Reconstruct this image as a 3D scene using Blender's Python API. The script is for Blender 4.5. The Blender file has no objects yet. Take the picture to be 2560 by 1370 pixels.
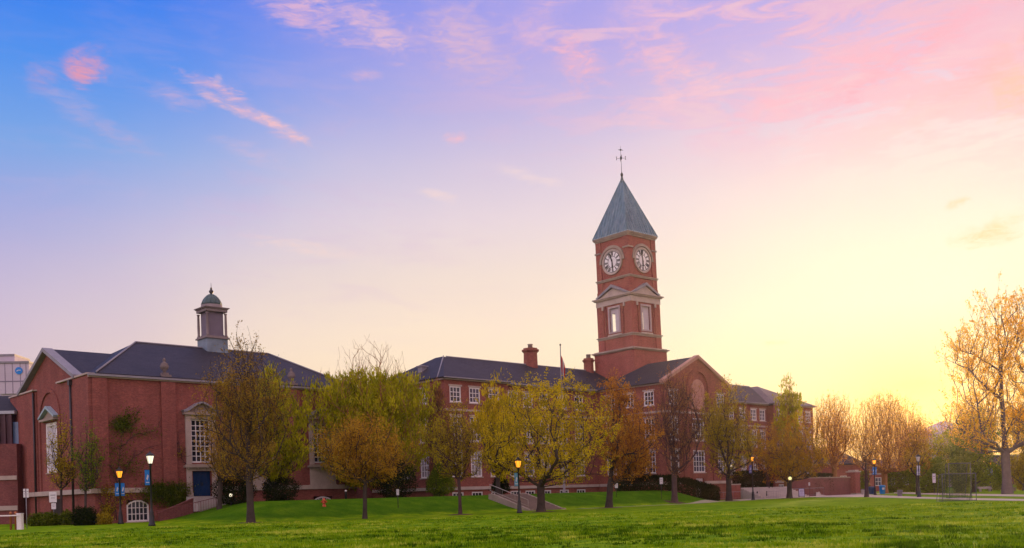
import bpy, math, random
import numpy as np
from mathutils import Vector, Matrix

scene = bpy.context.scene
COL = scene.collection
R = math.radians

# ------------------------------------------------------------------ camera model
F, CAMH, ROLL, HY = 2400.0, 1.5, R(1.6), 1237.0
CR, SR = math.cos(ROLL), math.sin(ROLL)

def pt(px, py, Y):
    u = (px - 1280) / F; v = (HY - py) / F
    return Vector(((u * CR + v * SR) * Y, Y, CAMH + (-u * SR + v * CR) * Y))

def gy(px, py, z=0.0):
    u = (px - 1280) / F; v = (HY - py) / F
    return (z - CAMH) / (-u * SR + v * CR)

def ground_pt(px, py, z=0.0):
    return pt(px, py, gy(px, py, z))

ANG = R(42.8)
AX = (math.cos(ANG), math.sin(ANG))
BX = (-AX[1], AX[0])

def tw(t, w, z=0.0):                       # campus axes (t along the fronts, w away from the lawn)
    return Vector((t * AX[0] + w * BX[0], t * AX[1] + w * BX[1], z))

def to_tw(x, y):
    return x * AX[0] + y * AX[1], x * BX[0] + y * BX[1]

def sstep(a, b, x):
    k = np.clip((x - a) / (b - a), 0, 1)
    return k * k * (3 - 2 * k)

def height(x, y):
    x = np.asarray(x, float); y = np.asarray(y, float)
    t = x * AX[0] + y * AX[1]; w = x * BX[0] + y * BX[1]
    bank = 1.55 * sstep(63.0, 71.5, w) * sstep(30.5, 39.5, t - 0.25 * (w - 71)) * (1 - sstep(89, 96, t - 0.2 * (w - 66)))
    terr = 1.55 * sstep(77.4, 78.6, w) * sstep(95, 96.5, t) * (1 - sstep(150, 156, t))
    back = 1.55 * sstep(84, 88, w) * sstep(39, 42, t) * (1 - sstep(150, 156, t))
    und = 0.05 * np.sin(x * 0.11 + 1.3) * np.sin(y * 0.07) * sstep(10, 30, y) * (1 - sstep(60, 75, y))
    far = 2.5 * sstep(190, 420, y)
    return np.maximum(np.maximum(bank, terr), back) + und + far

def hz(x, y):
    return float(height(x, y))

# ------------------------------------------------------------------ object helpers
def tag(o, label=None, cat=None, group=None, kind=None):
    if label: o['label'] = label
    if cat: o['category'] = cat
    if group: o['group'] = group
    if kind: o['kind'] = kind
    return o

def thing(name, label, cat, loc=(0, 0, 0), rot=(0, 0, 0), group=None):
    o = bpy.data.objects.new(name, None)
    o.empty_display_size = 0.3
    COL.objects.link(o)
    o.location = loc; o.rotation_euler = rot
    return tag(o, label, cat, group)

def link(name, me, mat=None, parent=None):
    o = bpy.data.objects.new(name, me)
    COL.objects.link(o)
    if mat is not None and not me.materials: me.materials.append(mat)
    if parent is not None: o.parent = parent
    return o

def copy_tree(o, parent=None):
    c = o.copy(); COL.objects.link(c); c.parent = parent
    for ch in o.children: copy_tree(ch, c)
    return c

class MB:
    """collects shapes; build() links them as one mesh object"""
    def __init__(self, M=None):
        self.v = []; self.f = []; self.sm = []; self.M = M if M is not None else Matrix.Identity(4)
    def add(self, vs, fs, smooth=False):
        b = len(self.v)
        self.v += [self.M @ Vector(p) for p in vs]
        for f in fs:
            self.f.append([b + i for i in f]); self.sm.append(smooth)
        return self
    def box(self, x0, x1, y0, y1, z0, z1):
        return self.add([(x0,y0,z0),(x1,y0,z0),(x1,y1,z0),(x0,y1,z0),(x0,y0,z1),(x1,y0,z1),(x1,y1,z1),(x0,y1,z1)],
            [(0,3,2,1),(4,5,6,7),(0,1,5,4),(1,2,6,5),(2,3,7,6),(3,0,4,7)])
    def hexa(self, p):                      # eight corner points, bottom ring then top ring
        return self.add(p, [(0,3,2,1),(4,5,6,7),(0,1,5,4),(1,2,6,5),(2,3,7,6),(3,0,4,7)])
    def prism(self, poly, y0, y1):          # polygon in x,z pushed along y
        n = len(poly)
        vs = [(x, y0, z) for x, z in poly] + [(x, y1, z) for x, z in poly]
        fs = [list(range(n)), list(range(2*n-1, n-1, -1))]
        fs += [(i, (i+1) % n, n + (i+1) % n, n + i) for i in range(n)]
        return self.add(vs, fs)
    def ring(self, outer, inner, y0, y1):   # open or closed band between two x,z polylines of equal length
        n = len(outer)
        vs = [(x, y0, z) for x, z in outer] + [(x, y0, z) for x, z in inner] + [(x, y1, z) for x, z in outer] + [(x, y1, z) for x, z in inner]
        fs = []
        for i in range(n - 1):
            fs += [(i, i+1, n+i+1, n+i), (2*n+i, 3*n+i, 3*n+i+1, 2*n+i+1), (i, 2*n+i, 2*n+i+1, i+1), (n+i, n+i+1, 3*n+i+1, 3*n+i)]
        fs += [(0, n, 3*n, 2*n), (n-1, 3*n-1, 4*n-1, 2*n-1)]
        return self.add(vs, fs)
    def lathe(self, prof, seg=16, c=(0,0,0), phase=0.0, smooth=True):
        vs = []; fs = []
        for r, z in prof:
            for k in range(seg):
                a = 2*math.pi*k/seg + phase
                vs.append((c[0]+r*math.cos(a), c[1]+r*math.sin(a), c[2]+z))
        for i in range(len(prof)-1):
            for k in range(seg):
                k2 = (k+1) % seg
                fs.append((i*seg+k, i*seg+k2, (i+1)*seg+k2, (i+1)*seg+k))
        fs.append(list(range(seg-1, -1, -1))); fs.append([ (len(prof)-1)*seg+k for k in range(seg)])
        return self.add(vs, fs, smooth)
    def tube(self, pts, r, seg=8, smooth=True):
        rs = r if isinstance(r, (list, tuple)) else [r]*len(pts)
        pts = [Vector(p) for p in pts]; vs = []; fs = []
        for i, p in enumerate(pts):
            d = (pts[min(i+1, len(pts)-1)] - pts[max(i-1, 0)]).normalized()
            u = d.cross(Vector((0,0,1)) if abs(d.z) < 0.9 else Vector((1,0,0))).normalized(); w = d.cross(u)
            for k in range(seg):
                a = 2*math.pi*k/seg
                vs.append(p + (u*math.cos(a) + w*math.sin(a))*rs[i])
        for i in range(len(pts)-1):
            for k in range(seg):
                k2 = (k+1) % seg
                fs.append((i*seg+k, i*seg+k2, (i+1)*seg+k2, (i+1)*seg+k))
        fs.append(list(range(seg-1,-1,-1))); fs.append([(len(pts)-1)*seg+k for k in range(seg)])
        return self.add(vs, fs, smooth)
    def quad(self, a, b, c, d):
        return self.add([a, b, c, d], [(0, 1, 2, 3)])
    def build(self, name, mat, parent=None, bevel=0):
        me = bpy.data.meshes.new(name)
        me.from_pydata([tuple(v) for v in self.v], [], self.f)
        me.polygons.foreach_set('use_smooth', self.sm)
        uv = me.uv_layers.new(name='UVMap')
        dat = np.zeros((len(me.loops), 2), np.float32)
        Z = Vector((0,0,1))
        for p in me.polygons:
            n = p.normal
            if abs(n.z) > 0.98: t = Vector((1,0,0)); bt = Vector((0,1,0))
            else:
                t = Z.cross(n).normalized(); bt = n.cross(t)
            for li in p.loop_indices:
                co = me.vertices[me.loops[li].vertex_index].co
                dat[li] = (co.dot(t), co.dot(bt))
        uv.data.foreach_set('uv', dat.ravel())
        me.update()
        o = link(name, me, mat, parent)
        if bevel:
            m = o.modifiers.new('bevel', 'BEVEL'); m.width = bevel; m.segments = 1; m.limit_method = 'ANGLE'
        return o

def wallspace(O, ud, nd):
    ud = Vector(ud); nd = Vector(nd); z = Vector((0,0,1)); O = Vector(O)
    M = Matrix.Identity(4)
    for i in range(3):
        M[i][0] = ud[i]; M[i][1] = nd[i]; M[i][2] = z[i]; M[i][3] = O[i]
    return M

def wall(mb, u0, u1, z0, z1, ops, n0=0.0, th=0.35):
    """panel in the u,z plane with real openings; n0 is its outer face"""
    xs = sorted(set([u0, u1] + [v for o in ops for v in o[:2] if u0 < v < u1]))
    zs = sorted(set([z0, z1] + [v for o in ops for v in o[2:4] if z0 < v < z1]))
    def solid(i, j):
        cx = (xs[i]+xs[i+1])/2; cz = (zs[j]+zs[j+1])/2
        return not any(o[0] < cx < o[1] and o[2] < cz < o[3] for o in ops)
    nx, nz = len(xs)-1, len(zs)-1
    for j in range(nz):
        i = 0
        while i < nx:
            if not solid(i, j): i += 1; continue
            k = i
            while k+1 < nx and solid(k+1, j): k += 1
            a, b, c, d = xs[i], xs[k+1], zs[j], zs[j+1]
            mb.quad((a,n0,c),(b,n0,c),(b,n0,d),(a,n0,d))
            mb.quad((a,n0-th,c),(a,n0-th,d),(b,n0-th,d),(b,n0-th,c))
            i = k+1
    m = n0-th
    for o in ops:
        a, b, c, d = max(o[0],u0), min(o[1],u1), max(o[2],z0), min(o[3],z1)
        if a >= b or c >= d: continue
        mb.quad((a,n0,c),(a,m,c),(b,m,c),(b,n0,c)); mb.quad((a,n0,d),(b,n0,d),(b,m,d),(a,m,d))
        mb.quad((a,n0,c),(a,n0,d),(a,m,d),(a,m,c)); mb.quad((b,n0,c),(b,m,c),(b,m,d),(b,n0,d))
    mb.quad((u0,n0,z0),(u0,n0,z1),(u0,m,z1),(u0,m,z0)); mb.quad((u1,n0,z0),(u1,m,z0),(u1,m,z1),(u1,n0,z1))
    mb.quad((u0,n0,z1),(u1,n0,z1),(u1,m,z1),(u0,m,z1))
    return mb

# ------------------------------------------------------------------ materials
MATS = {}
def nodes(name):
    m = bpy.data.materials.new(name); m.use_nodes = True
    nt = m.node_tree; nt.nodes.clear()
    out = nt.nodes.new('ShaderNodeOutputMaterial')
    MATS[name] = m
    return m, nt, out

def N(nt, typ, **kw):
    n = nt.nodes.new(typ)
    for k, v in kw.items():
        if k in n.inputs: n.inputs[k].default_value = v
        else: setattr(n, k, v)
    return n

def ramp(nt, fac, stops, interp='LINEAR'):
    n = nt.nodes.new('ShaderNodeValToRGB'); cr = n.color_ramp; cr.interpolation = interp
    while len(cr.elements) < len(stops): cr.elements.new(0.5)
    for e, (p, c) in zip(cr.elements, stops):
        e.position = p; e.color = (*c[:3], 1) if len(c) < 4 else c
    nt.links.new(fac, n.inputs[0]); return n.outputs[0]

def mixc(nt, fac, a, b, mode='MIX'):
    n = nt.nodes.new('ShaderNodeMix'); n.data_type = 'RGBA'; n.blend_type = mode
    for s, v in ((n.inputs[0], fac), (n.inputs[6], a), (n.inputs[7], b)):
        if hasattr(v, 'is_output'): nt.links.new(v, s)
        elif isinstance(v, (int, float)): s.default_value = v
        else: s.default_value = (*v[:3], 1)
    return n.outputs[2]

def noise(nt, scale, detail=3, rough=0.55, vec=None, coord='Object', dist=0.0):
    n = nt.nodes.new('ShaderNodeTexNoise'); n.inputs['Scale'].default_value = scale
    n.inputs['Detail'].default_value = detail; n.inputs['Roughness'].default_value = rough
    n.inputs['Distortion'].default_value = dist
    if vec is None:
        tc = nt.nodes.new('ShaderNodeTexCoord'); vec = tc.outputs[coord]
    nt.links.new(vec, n.inputs['Vector']); return n.outputs['Fac']

def principled(nt, out, col, rough=0.8, spec=0.3, metal=0.0, bump=None, bumpd=0.01):
    p = nt.nodes.new('ShaderNodeBsdfPrincipled')
    if hasattr(col, 'is_output'): nt.links.new(col, p.inputs['Base Color'])
    else: p.inputs['Base Color'].default_value = (*col[:3], 1)
    if hasattr(rough, 'is_output'): nt.links.new(rough, p.inputs['Roughness'])
    else: p.inputs['Roughness'].default_value = rough
    p.inputs['Specular IOR Level'].default_value = spec; p.inputs['Metallic'].default_value = metal
    if bump is not None:
        b = nt.nodes.new('ShaderNodeBump'); b.inputs['Distance'].default_value = bumpd; b.inputs['Strength'].default_value = 0.7
        nt.links.new(bump, b.inputs['Height']); nt.links.new(b.outputs[0], p.inputs['Normal'])
    nt.links.new(p.outputs[0], out.inputs[0]); return p

def sc(c, k): return tuple(min(1, v*k) for v in c)

def mottled(name, col, var=0.25, scale=1.5, rough=0.8, spec=0.3, metal=0.0, col2=None, fine=12.0):
    m, nt, out = nodes(name)
    a = noise(nt, scale, 5, 0.6); b = noise(nt, fine, 3, 0.6)
    c = ramp(nt, a, [(0.3, sc(col, 1-var)), (0.7, col2 or sc(col, 1+var))])
    c = mixc(nt, 0.35, c, ramp(nt, b, [(0.3, sc(col, 0.7)), (0.7, sc(col, 1.25))]))
    principled(nt, out, c, rough, spec, metal, b, 0.01); return m

def brick_mat(name, c1, c2, mortar, bw=0.24, bh=0.08):
    m, nt, out = nodes(name)
    tc = nt.nodes.new('ShaderNodeTexCoord')
    br = N(nt, 'ShaderNodeTexBrick'); br.inputs['Scale'].default_value = 1.0
    br.inputs['Brick Width'].default_value = bw; br.inputs['Row Height'].default_value = bh
    br.inputs['Mortar Size'].default_value = 0.007; br.inputs['Mortar Smooth'].default_value = 0.3; br.inputs['Bias'].default_value = -0.1
    br.inputs['Color1'].default_value = (*c1, 1); br.inputs['Color2'].default_value = (*c2, 1); br.inputs['Mortar'].default_value = (*mortar, 1)
    nt.links.new(tc.outputs['UV'], br.inputs['Vector'])
    mp = N(nt, 'ShaderNodeMapping'); mp.inputs['Scale'].default_value = (0.35, 1.0, 0.35) ; nt.links.new(tc.outputs['UV'], mp.inputs['Vector'])
    mp.inputs['Scale'].default_value = (0.55, 0.16, 1)
    w = noise(nt, 1.0, 5, 0.62, mp.outputs[0]); w2 = noise(nt, 0.9, 4, 0.6, tc.outputs['UV'])
    w3 = noise(nt, 6.0, 2, 0.5, tc.outputs['UV'])
    c = mixc(nt, 1.0, br.outputs['Color'], ramp(nt, w, [(0.3, (0.8,0.79,0.79)), (0.7, (1.1,1.09,1.08))]), 'MULTIPLY')
    c = mixc(nt, 1.0, c, ramp(nt, w2, [(0.35, (0.9,0.89,0.9)), (0.65, (1.07,1.06,1.05))]), 'MULTIPLY')
    c = mixc(nt, 1.0, c, ramp(nt, w3, [(0.3, (0.85,0.85,0.85)), (0.7, (1.12,1.12,1.12))]), 'MULTIPLY')
    principled(nt, out, c, 0.88, 0.2, 0, br.outputs['Fac'], -0.006); return m

def slate_mat(name, c1, c2, bw=0.35, bh=0.22):
    m, nt, out = nodes(name)
    tc = nt.nodes.new('ShaderNodeTexCoord')
    br = N(nt, 'ShaderNodeTexBrick'); br.inputs['Scale'].default_value = 1.0
    br.inputs['Brick Width'].default_value = bw; br.inputs['Row Height'].default_value = bh
    br.inputs['Mortar Size'].default_value = 0.012
    br.inputs['Color1'].default_value = (*c1, 1); br.inputs['Color2'].default_value = (*c2, 1); br.inputs['Mortar'].default_value = (*sc(c1, 0.5), 1)
    nt.links.new(tc.outputs['UV'], br.inputs['Vector'])
    w = noise(nt, 0.5, 5, 0.65, tc.outputs['UV'])
    c = mixc(nt, 1.0, br.outputs['Color'], ramp(nt, w, [(0.3, (0.75,0.75,0.78)), (0.7, (1.2,1.18,1.15))]), 'MULTIPLY')
    principled(nt, out, c, 0.6, 0.22, 0, br.outputs['Fac'], -0.01); return m

def leaf_mat(name, cols, trans=0.45):
    """cols: a few leaf colours, chosen per leaf"""
    m, nt, out = nodes(name)
    at = nt.nodes.new('ShaderNodeAttribute'); at.attribute_name = 'rnd'; at.attribute_type = 'GEOMETRY'
    st = [(i/(len(cols)-1), c) for i, c in enumerate(cols)]
    big = noise(nt, 0.45, 3, 0.5)
    ad = N(nt, 'ShaderNodeMath', operation='MULTIPLY_ADD'); nt.links.new(big, ad.inputs[0]); ad.inputs[1].default_value = 1.1
    su = N(nt, 'ShaderNodeMath', operation='ADD'); nt.links.new(at.outputs['Fac'], su.inputs[0]); su.inputs[1].default_value = -0.55
    nt.links.new(su.outputs[0], ad.inputs[2]); ad.use_clamp = True
    c = ramp(nt, ad.outputs[0], st)
    d = N(nt, 'ShaderNodeBsdfDiffuse'); t = N(nt, 'ShaderNodeBsdfTranslucent'); mx = N(nt, 'ShaderNodeMixShader')
    mx.inputs[0].default_value = trans
    nt.links.new(c, d.inputs[0]); nt.links.new(mixc(nt, 1.0, c, (1.3,1.15,0.7), 'MULTIPLY'), t.inputs[0])
    nt.links.new(d.outputs[0], mx.inputs[1]); nt.links.new(t.outputs[0], mx.inputs[2]); nt.links.new(mx.outputs[0], out.inputs[0])
    return m

def emit_mat(name, col, k):
    m, nt, out = nodes(name)
    e = N(nt, 'ShaderNodeEmission'); e.inputs[0].default_value = (*col, 1); e.inputs[1].default_value = k
    nt.links.new(e.outputs[0], out.inputs[0]); return m

def glass_mat(name, col=(0.012,0.013,0.02)):
    m, nt, out = nodes(name)
    a = noise(nt, 0.7, 2, 0.5)
    p = principled(nt, out, ramp(nt, a, [(0.35, col), (0.7, sc(col, 3.2))]), 0.08, 0.5); return m

BRICK = brick_mat('red_brick', (0.28,0.075,0.06), (0.19,0.05,0.044), (0.26,0.16,0.13))
BRICK2 = brick_mat('orange_red_brick', (0.34,0.088,0.072), (0.24,0.062,0.055), (0.33,0.19,0.15))
BRICK3 = brick_mat('brown_brick', (0.22,0.065,0.06), (0.15,0.045,0.045), (0.2,0.13,0.12))
BRICK_S = brick_mat('shaded_red_brick', (0.29,0.082,0.058), (0.2,0.056,0.044), (0.26,0.16,0.13))  # school's darker copy of the brick, tree shade put into its colour
SLATE = slate_mat('slate', (0.034,0.029,0.042), (0.02,0.017,0.026))
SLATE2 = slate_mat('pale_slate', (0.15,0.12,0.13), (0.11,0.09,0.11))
STONE = mottled('limestone', (0.42,0.34,0.3), 0.22, 0.8)
STONE2 = mottled('weathered_stone', (0.3,0.24,0.2), 0.35, 0.7)
CONCRETE = mottled('concrete', (0.42,0.37,0.35), 0.18, 0.6)
WHITE = mottled('white_paint', (0.72,0.68,0.68), 0.08, 1.0, 0.5)
GLASS = glass_mat('dark_glass')
def copper():
    m, nt, out = nodes('copper_patina')
    tc = nt.nodes.new('ShaderNodeTexCoord'); mp = nt.nodes.new('ShaderNodeMapping'); mp.inputs['Scale'].default_value = (1.9,1.9,0.16); nt.links.new(tc.outputs['Object'], mp.inputs[0])
    a = noise(nt, 1.0, 6, 0.65, mp.outputs[0]); b = noise(nt, 0.35, 4, 0.6)
    c = ramp(nt, a, [(0.3, (0.06,0.12,0.16)), (0.5, (0.1,0.185,0.24)), (0.7, (0.19,0.27,0.32))])
    c = mixc(nt, 1.0, c, ramp(nt, b, [(0.3, (0.85,0.85,0.9)), (0.7, (1.12,1.1,1.05))]), 'MULTIPLY')
    principled(nt, out, c, 0.45, 0.45, 0.0, a, 0.02); return m
COPPER = copper()
COPPER_DARK = mottled('dark_patina', (0.055,0.095,0.1), 0.35, 1.2, 0.55, 0.4)
COPPER_BLUE = mottled('pale_lead', (0.3,0.4,0.46), 0.2, 1.2, 0.5, 0.4)
LEADGREY = mottled('lead_grey', (0.22,0.21,0.24), 0.2, 1.2, 0.6, 0.4)
BLUEDOOR = mottled('blue_door_paint', (0.003,0.028,0.1), 0.15, 1.0, 0.5, 0.3)
BLACK = mottled('black_iron', (0.012,0.012,0.014), 0.2, 2.0, 0.45, 0.4)
DARKIRON = mottled('dark_bronze', (0.03,0.025,0.028), 0.2, 2.0, 0.45, 0.4)
BANNER = mottled('banner_blue', (0.018,0.18,0.55), 0.15, 3.0, 0.8)
BANNER_P = mottled('banner_violet', (0.13,0.12,0.4), 0.15, 3.0, 0.8)
BANNER_W = mottled('banner_pale', (0.5,0.52,0.6), 0.1, 3.0, 0.8)
BANNER_G = mottled('banner_teal', (0.1,0.26,0.36), 0.2, 3.0, 0.8)
LIT_W = emit_mat('lamp_white_glow', (1.0,0.86,0.62), 1.5)
LIT_O = emit_mat('lamp_sodium_glow', (1.0,0.36,0.025), 1.8)
LIT_Y = emit_mat('lamp_yellow_glow', (0.95,0.85,0.35), 1.2)
GLASS_MILK = mottled('milky_glass', (0.6,0.55,0.5), 0.05, 1.0, 0.3, 0.5)
BARK = mottled('bark', (0.055,0.042,0.036), 0.4, 2.0, 0.9, 0.15, 0, None, 14.0)
BARK_P = mottled('plum_bark', (0.075,0.045,0.045), 0.35, 2.0, 0.9, 0.15, 0, None, 14.0)
BARK_G = mottled('grey_bark', (0.13,0.1,0.105), 0.3, 1.2, 0.9, 0.15, 0, None, 10.0)
# ------------------------------------------------------------------ windows and doors (in a wall's own u,z plane)
WRNG = random.Random(8)
PANES = [GLASS]*5 + [glass_mat('bluish_glass', (0.03,0.03,0.05))]*3 + [mottled('drawn_blind', (0.26,0.23,0.24), 0.1, 0.8, 0.4, 0.5)]
def window(parent, M, u0, u1, z0, z1, cols, rows, n=-0.12, sill=True, arch=0.0, fw=0.11, mw=0.05, mat=None, lintel=None, name='window', glass=None, lit=False):
    mb = MB(M)
    zt = z1
    if arch > 0:
        zs = z1 - arch; k = 10
        top = lambda w0, w1, zz, h: [(w0 + (w1-w0)*i/k, zz + h*math.sin(math.pi*i/k)**0.75) for i in range(k+1)]
        out = [(u0, z0)] + top(u0, u1, zs, arch) + [(u1, z0)]
        inn = [(u0+fw, z0)] + top(u0+fw, u1-fw, zs-0.02, arch-fw*0.9) + [(u1-fw, z0)]
        mb.ring(out, inn, n-0.06, n+0.04)
        mb.box(u0+fw, u1-fw, n-0.06, n+0.04, z0, z0+fw)
        zt = z1 - fw*1.1
    else:
        mb.box(u0, u0+fw, n-0.06, n+0.04, z0, z1); mb.box(u1-fw, u1, n-0.06, n+0.04, z0, z1)
        mb.box(u0+fw, u1-fw, n-0.06, n+0.04, z0, z0+fw); mb.box(u0+fw, u1-fw, n-0.06, n+0.04, z1-fw, z1)
        zt = z1 - fw
    a, b, c = u0+fw, u1-fw, z0+fw
    for i in range(1, cols):
        x = a + (b-a)*i/cols
        e = zt
        if arch > 0: e = (z1-arch) + (arch-fw)*math.sin(math.pi*(x-u0)/(u1-u0))**0.75
        mb.box(x-mw/2, x+mw/2, n-0.05, n+0.02, c, e)
    for j in range(1, rows):
        z = c + (zt-c)*j/rows
        mb.box(a, b, n-0.047, n+0.023, z-mw/2, z+mw/2)
    if arch > 0 and rows > 1: pass
    w = mb.build(name, mat or WHITE, parent)
    pb = MB(M)
    if arch > 0:
        k = 10; zs = z1-arch
        pb.prism([(u0+0.02, z0+0.02)] + [(u0+0.02+(u1-u0-0.04)*i/k, zs+(arch-0.03)*math.sin(math.pi*i/k)**0.75) for i in range(k+1)][::1] + [(u1-0.02, z0+0.02)], n-0.075, n-0.055)
    else: pb.box(u0+0.02, u1-0.02, n-0.075, n-0.055, z0+0.02, z1-0.02)
    pb.build('pane', glass or WRNG.choice(PANES), w)
    if sill: MB(M).box(u0-0.12, u1+0.12, n+0.05, 0.09, z0-0.12, z0-0.003).build('sill', STONE, w)
    if lintel: MB(M).box(u0-0.16, u1+0.16, n+0.05, 0.035, z1+0.003, z1+lintel).build('lintel', STONE, w)
    return w

def hip_roof(mb, x0, x1, y0, y1, z0, ridge, zr, over=0.35, drop=0.0):
    """ridge: ((xa,ya),(xb,yb)); solid slab roof with a thin eave"""
    a, b, c, d = x0-over, x1+over, y0-over, y1+over
    (xa, ya), (xb, yb) = ridge
    v = [(a,c,z0),(b,c,z0),(b,d,z0),(a,d,z0),(xa,ya,zr),(xb,yb,zr),(a,c,z0-0.12),(b,c,z0-0.12),(b,d,z0-0.12),(a,d,z0-0.12)]
    mb.add(v, [(0,1,5,4),(1,2,5),(2,3,4,5),(3,0,4),(0,6,7,1),(1,7,8,2),(2,8,9,3),(3,9,6,0),(6,9,8,7)])
    return mb

# ================================================================== BRICK HALL WITH CUPOLA (left)
def build_hall():
    H = thing('brick_hall', 'red-brick hall at the left with slate hip roof and a domed lantern on its ridge', 'building',
              (-35.64, 82, 0), (0, 0, ANG))
    LX, LY, ZE = 26.56, 22.3, 12.9
    FW = wallspace((0,0,0), (1,0,0), (0,-1,0))
    LW = wallspace((0,0,0), (0,1,0), (-1,0,0))
    cen = [9.65, 16.08, 22.5]
    ops = [(c-0.98, c+0.98, 5.25, 9.28) for c in cen] + [(8.8, 10.55, 2.17, 4.5), (2.68, 4.68, 0.05, 1.98), (21.4, 23.6, 0.6, 1.9)]
    mb = MB(FW); wall(mb, 0, LX, -0.8, 12.55, ops)
    for a, b in ((0, 1.2), (5.95, 7.25), (12.2, 13.5), (18.65, 19.95), (LX-1.2, LX)):     # flat brick piers
        mb.box(a, b, -0.02, 0.28, 3.06, 12.5)
    fr = mb.build('front_wall', BRICK, H)
    mb = MB(FW)                                                       # stone water table, eaves course
    for a, b in ((-0.05, 8.16), (11.14, LX+0.05)): mb.box(a, b, -0.02, 0.2, 2.62, 3.04)
    mb.build('stone_band', STONE, H)
    MB(FW).box(-0.3, LX+0.1, -0.1, 0.22, 12.555, 12.7).build('eaves_course', STONE, H)
    MB(FW).box(-0.4, LX+0.3, 0.2, 0.44, 12.66, 12.84).build('gutter', LEADGREY, H)
    # windows
    for i, c in enumerate(cen):
        w = window(H, FW, c-0.97, c+0.97, 5.26, 9.27, 4, 8, n=-0.1, sill=False, fw=0.14, mw=0.07)
        s = MB(FW)
        zb = 2.17 if i == 0 else 2.75
        for sg in (-1, 1):
            x = c + sg*1.23
            s.box(x-0.245, x+0.245, -0.03, 0.16, zb, 9.28)
            s.box(x-0.3-0.0, x+0.3, -0.03, 0.22, zb, zb+0.35)
        s.box(c-1.48, c+1.48, -0.03, 0.19, 9.283, 9.62)
        if i == 0: s.box(c-0.98, c+0.98, -0.03, 0.14, 4.503, 4.78)
        else:
            s.box(c-0.98, c+0.98, -0.03, 0.1, 2.8, 4.78)
            s.box(c-0.98, c-0.72, 0.1, 0.15, 2.8, 4.78); s.box(c+0.72, c+0.98, 0.1, 0.15, 2.8, 4.78)
            s.box(c-0.72, c+0.72, 0.1, 0.15, 2.8, 3.05); s.box(c-0.72, c+0.72, 0.1, 0.15, 4.5, 4.78)
        s.build('window_surround', STONE, H)
        sl = MB(FW); sl.box(c-1.72, c+1.72, -0.02, 0.42, 4.8, 5.0); sl.box(c-1.55, c+1.55, -0.02, 0.3, 5.0, 5.12)
        for q in (-1.35, -0.45, 0.45, 1.35): sl.box(c+q-0.09, c+q+0.09, 0.02, 0.34, 4.62, 4.8)
        sl.build('sill_shelf', STONE2, H)
        p = MB(FW)
        p.box(c-1.7, c+1.7, -0.03, 0.5, 9.625, 9.84)
        arc = [(-1.72, 9.85), (-1.3, 9.98), (-0.55, 10.5), (0, 10.72), (0.55, 10.5), (1.3, 9.98), (1.72, 9.85)]
        p.prism([(c+x, z-0.03) for x, z in arc], -0.03, 0.12)
        p.prism([(c-0.75, 9.86), (c-0.55, 10.0), (c-0.2, 10.12), (c, 10.3), (c+0.2, 10.12), (c+0.55, 10.0), (c+0.75, 9.86)], 0.1, 0.24)
        pd = p.build('pediment', STONE2, H)
        q = MB(FW)
        q.ring([(c+x*1.07, z+0.17) for x, z in arc], [(c+x, z) for x, z in arc], -0.05, 0.6)
        q.build('lead_capping', LEADGREY, pd)
    # blue double door, porch steps in stone
    d = MB(FW)
    d.box(8.84, 9.665, -0.2, -0.13, 2.2, 4.47); d.box(9.685, 10.51, -0.2, -0.13, 2.2, 4.47)
    for x0 in (8.84, 9.685):
        for z0, z1 in ((2.4, 3.2), (3.35, 4.3)):
            d.box(x0+0.12, x0+0.39, -0.135, -0.105, z0, z1); d.box(x0+0.44, x0+0.71, -0.135, -0.105, z0, z1)
    dr = d.build('double_door', BLUEDOOR, H)
    MB(FW).box(9.58, 9.62, -0.11, -0.06, 3.15, 3.45).box(9.73, 9.77, -0.11, -0.06, 3.15, 3.45).build('handle', DARKIRON, dr)
    window(H, FW, 2.7, 4.66, 0.07, 1.96, 5, 3, n=-0.1, arch=0.45, fw=0.13, mw=0.06)['label'] = 'white arched basement window of many panes'
    window(H, FW, 21.45, 23.55, 0.7, 1.88, 4, 2, n=-0.1, arch=0.4, fw=0.13, mw=0.05)
    # left (gable) wall
    A0, A1, AZ = 8.25, 13.75, 12.3
    ops = [(9.2, 12.4, 4.75, 9.5), (8.7, 11.6, -0.3, 2.3)]
    mb = MB(LW); wall(mb, 0.35, LY, -0.8, 12.8, ops)
    g = [(3.4, 12.8), (18.9, 12.8), (11.15, 16.1)]
    mb.prism(g, -0.35, 0.0)
    mb.box(0.0, 4.0, -0.34, 0.3, 3.06, 12.78); mb.box(4.0, 7.5, -0.3, 0.18, 3.06, 12.78)
    mb.box(15.1, 22.3, -0.34, 0.3, 3.06, 12.78); mb.box(14.7, 15.1, -0.3, 0.12, 3.06, 12.7)
    k = 14; cx = (A0+A1)/2; r = (A1-A0)/2
    arc = [(A0, 3.1)] + [(cx - r*math.cos(math.pi*i/k), AZ-r + r*math.sin(math.pi*i/k)) for i in range(k+1)] + [(A1, 3.1)]
    arco = [(A0-0.35, 3.1)] + [(cx - (r+0.35)*math.cos(math.pi*i/k), AZ-r + (r+0.35)*math.sin(math.pi*i/k)) for i in range(k+1)] + [(A1+0.35, 3.1)]
    mb.ring(arco, arc, -0.02, 0.14)
    mb.build('gable_wall', BRICK, H)
    MB(LW).box(-0.2, 22.4, -0.02, 0.36, 2.62, 3.04).build('side_stone_band', STONE, H)
    for a, b in ((-0.1, 7.9), (14.6, 22.45)): MB(LW).box(a, b, -0.25, 0.42, 12.785, 12.93).build('coping', STONE, H)
    c = MB(LW)
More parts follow.
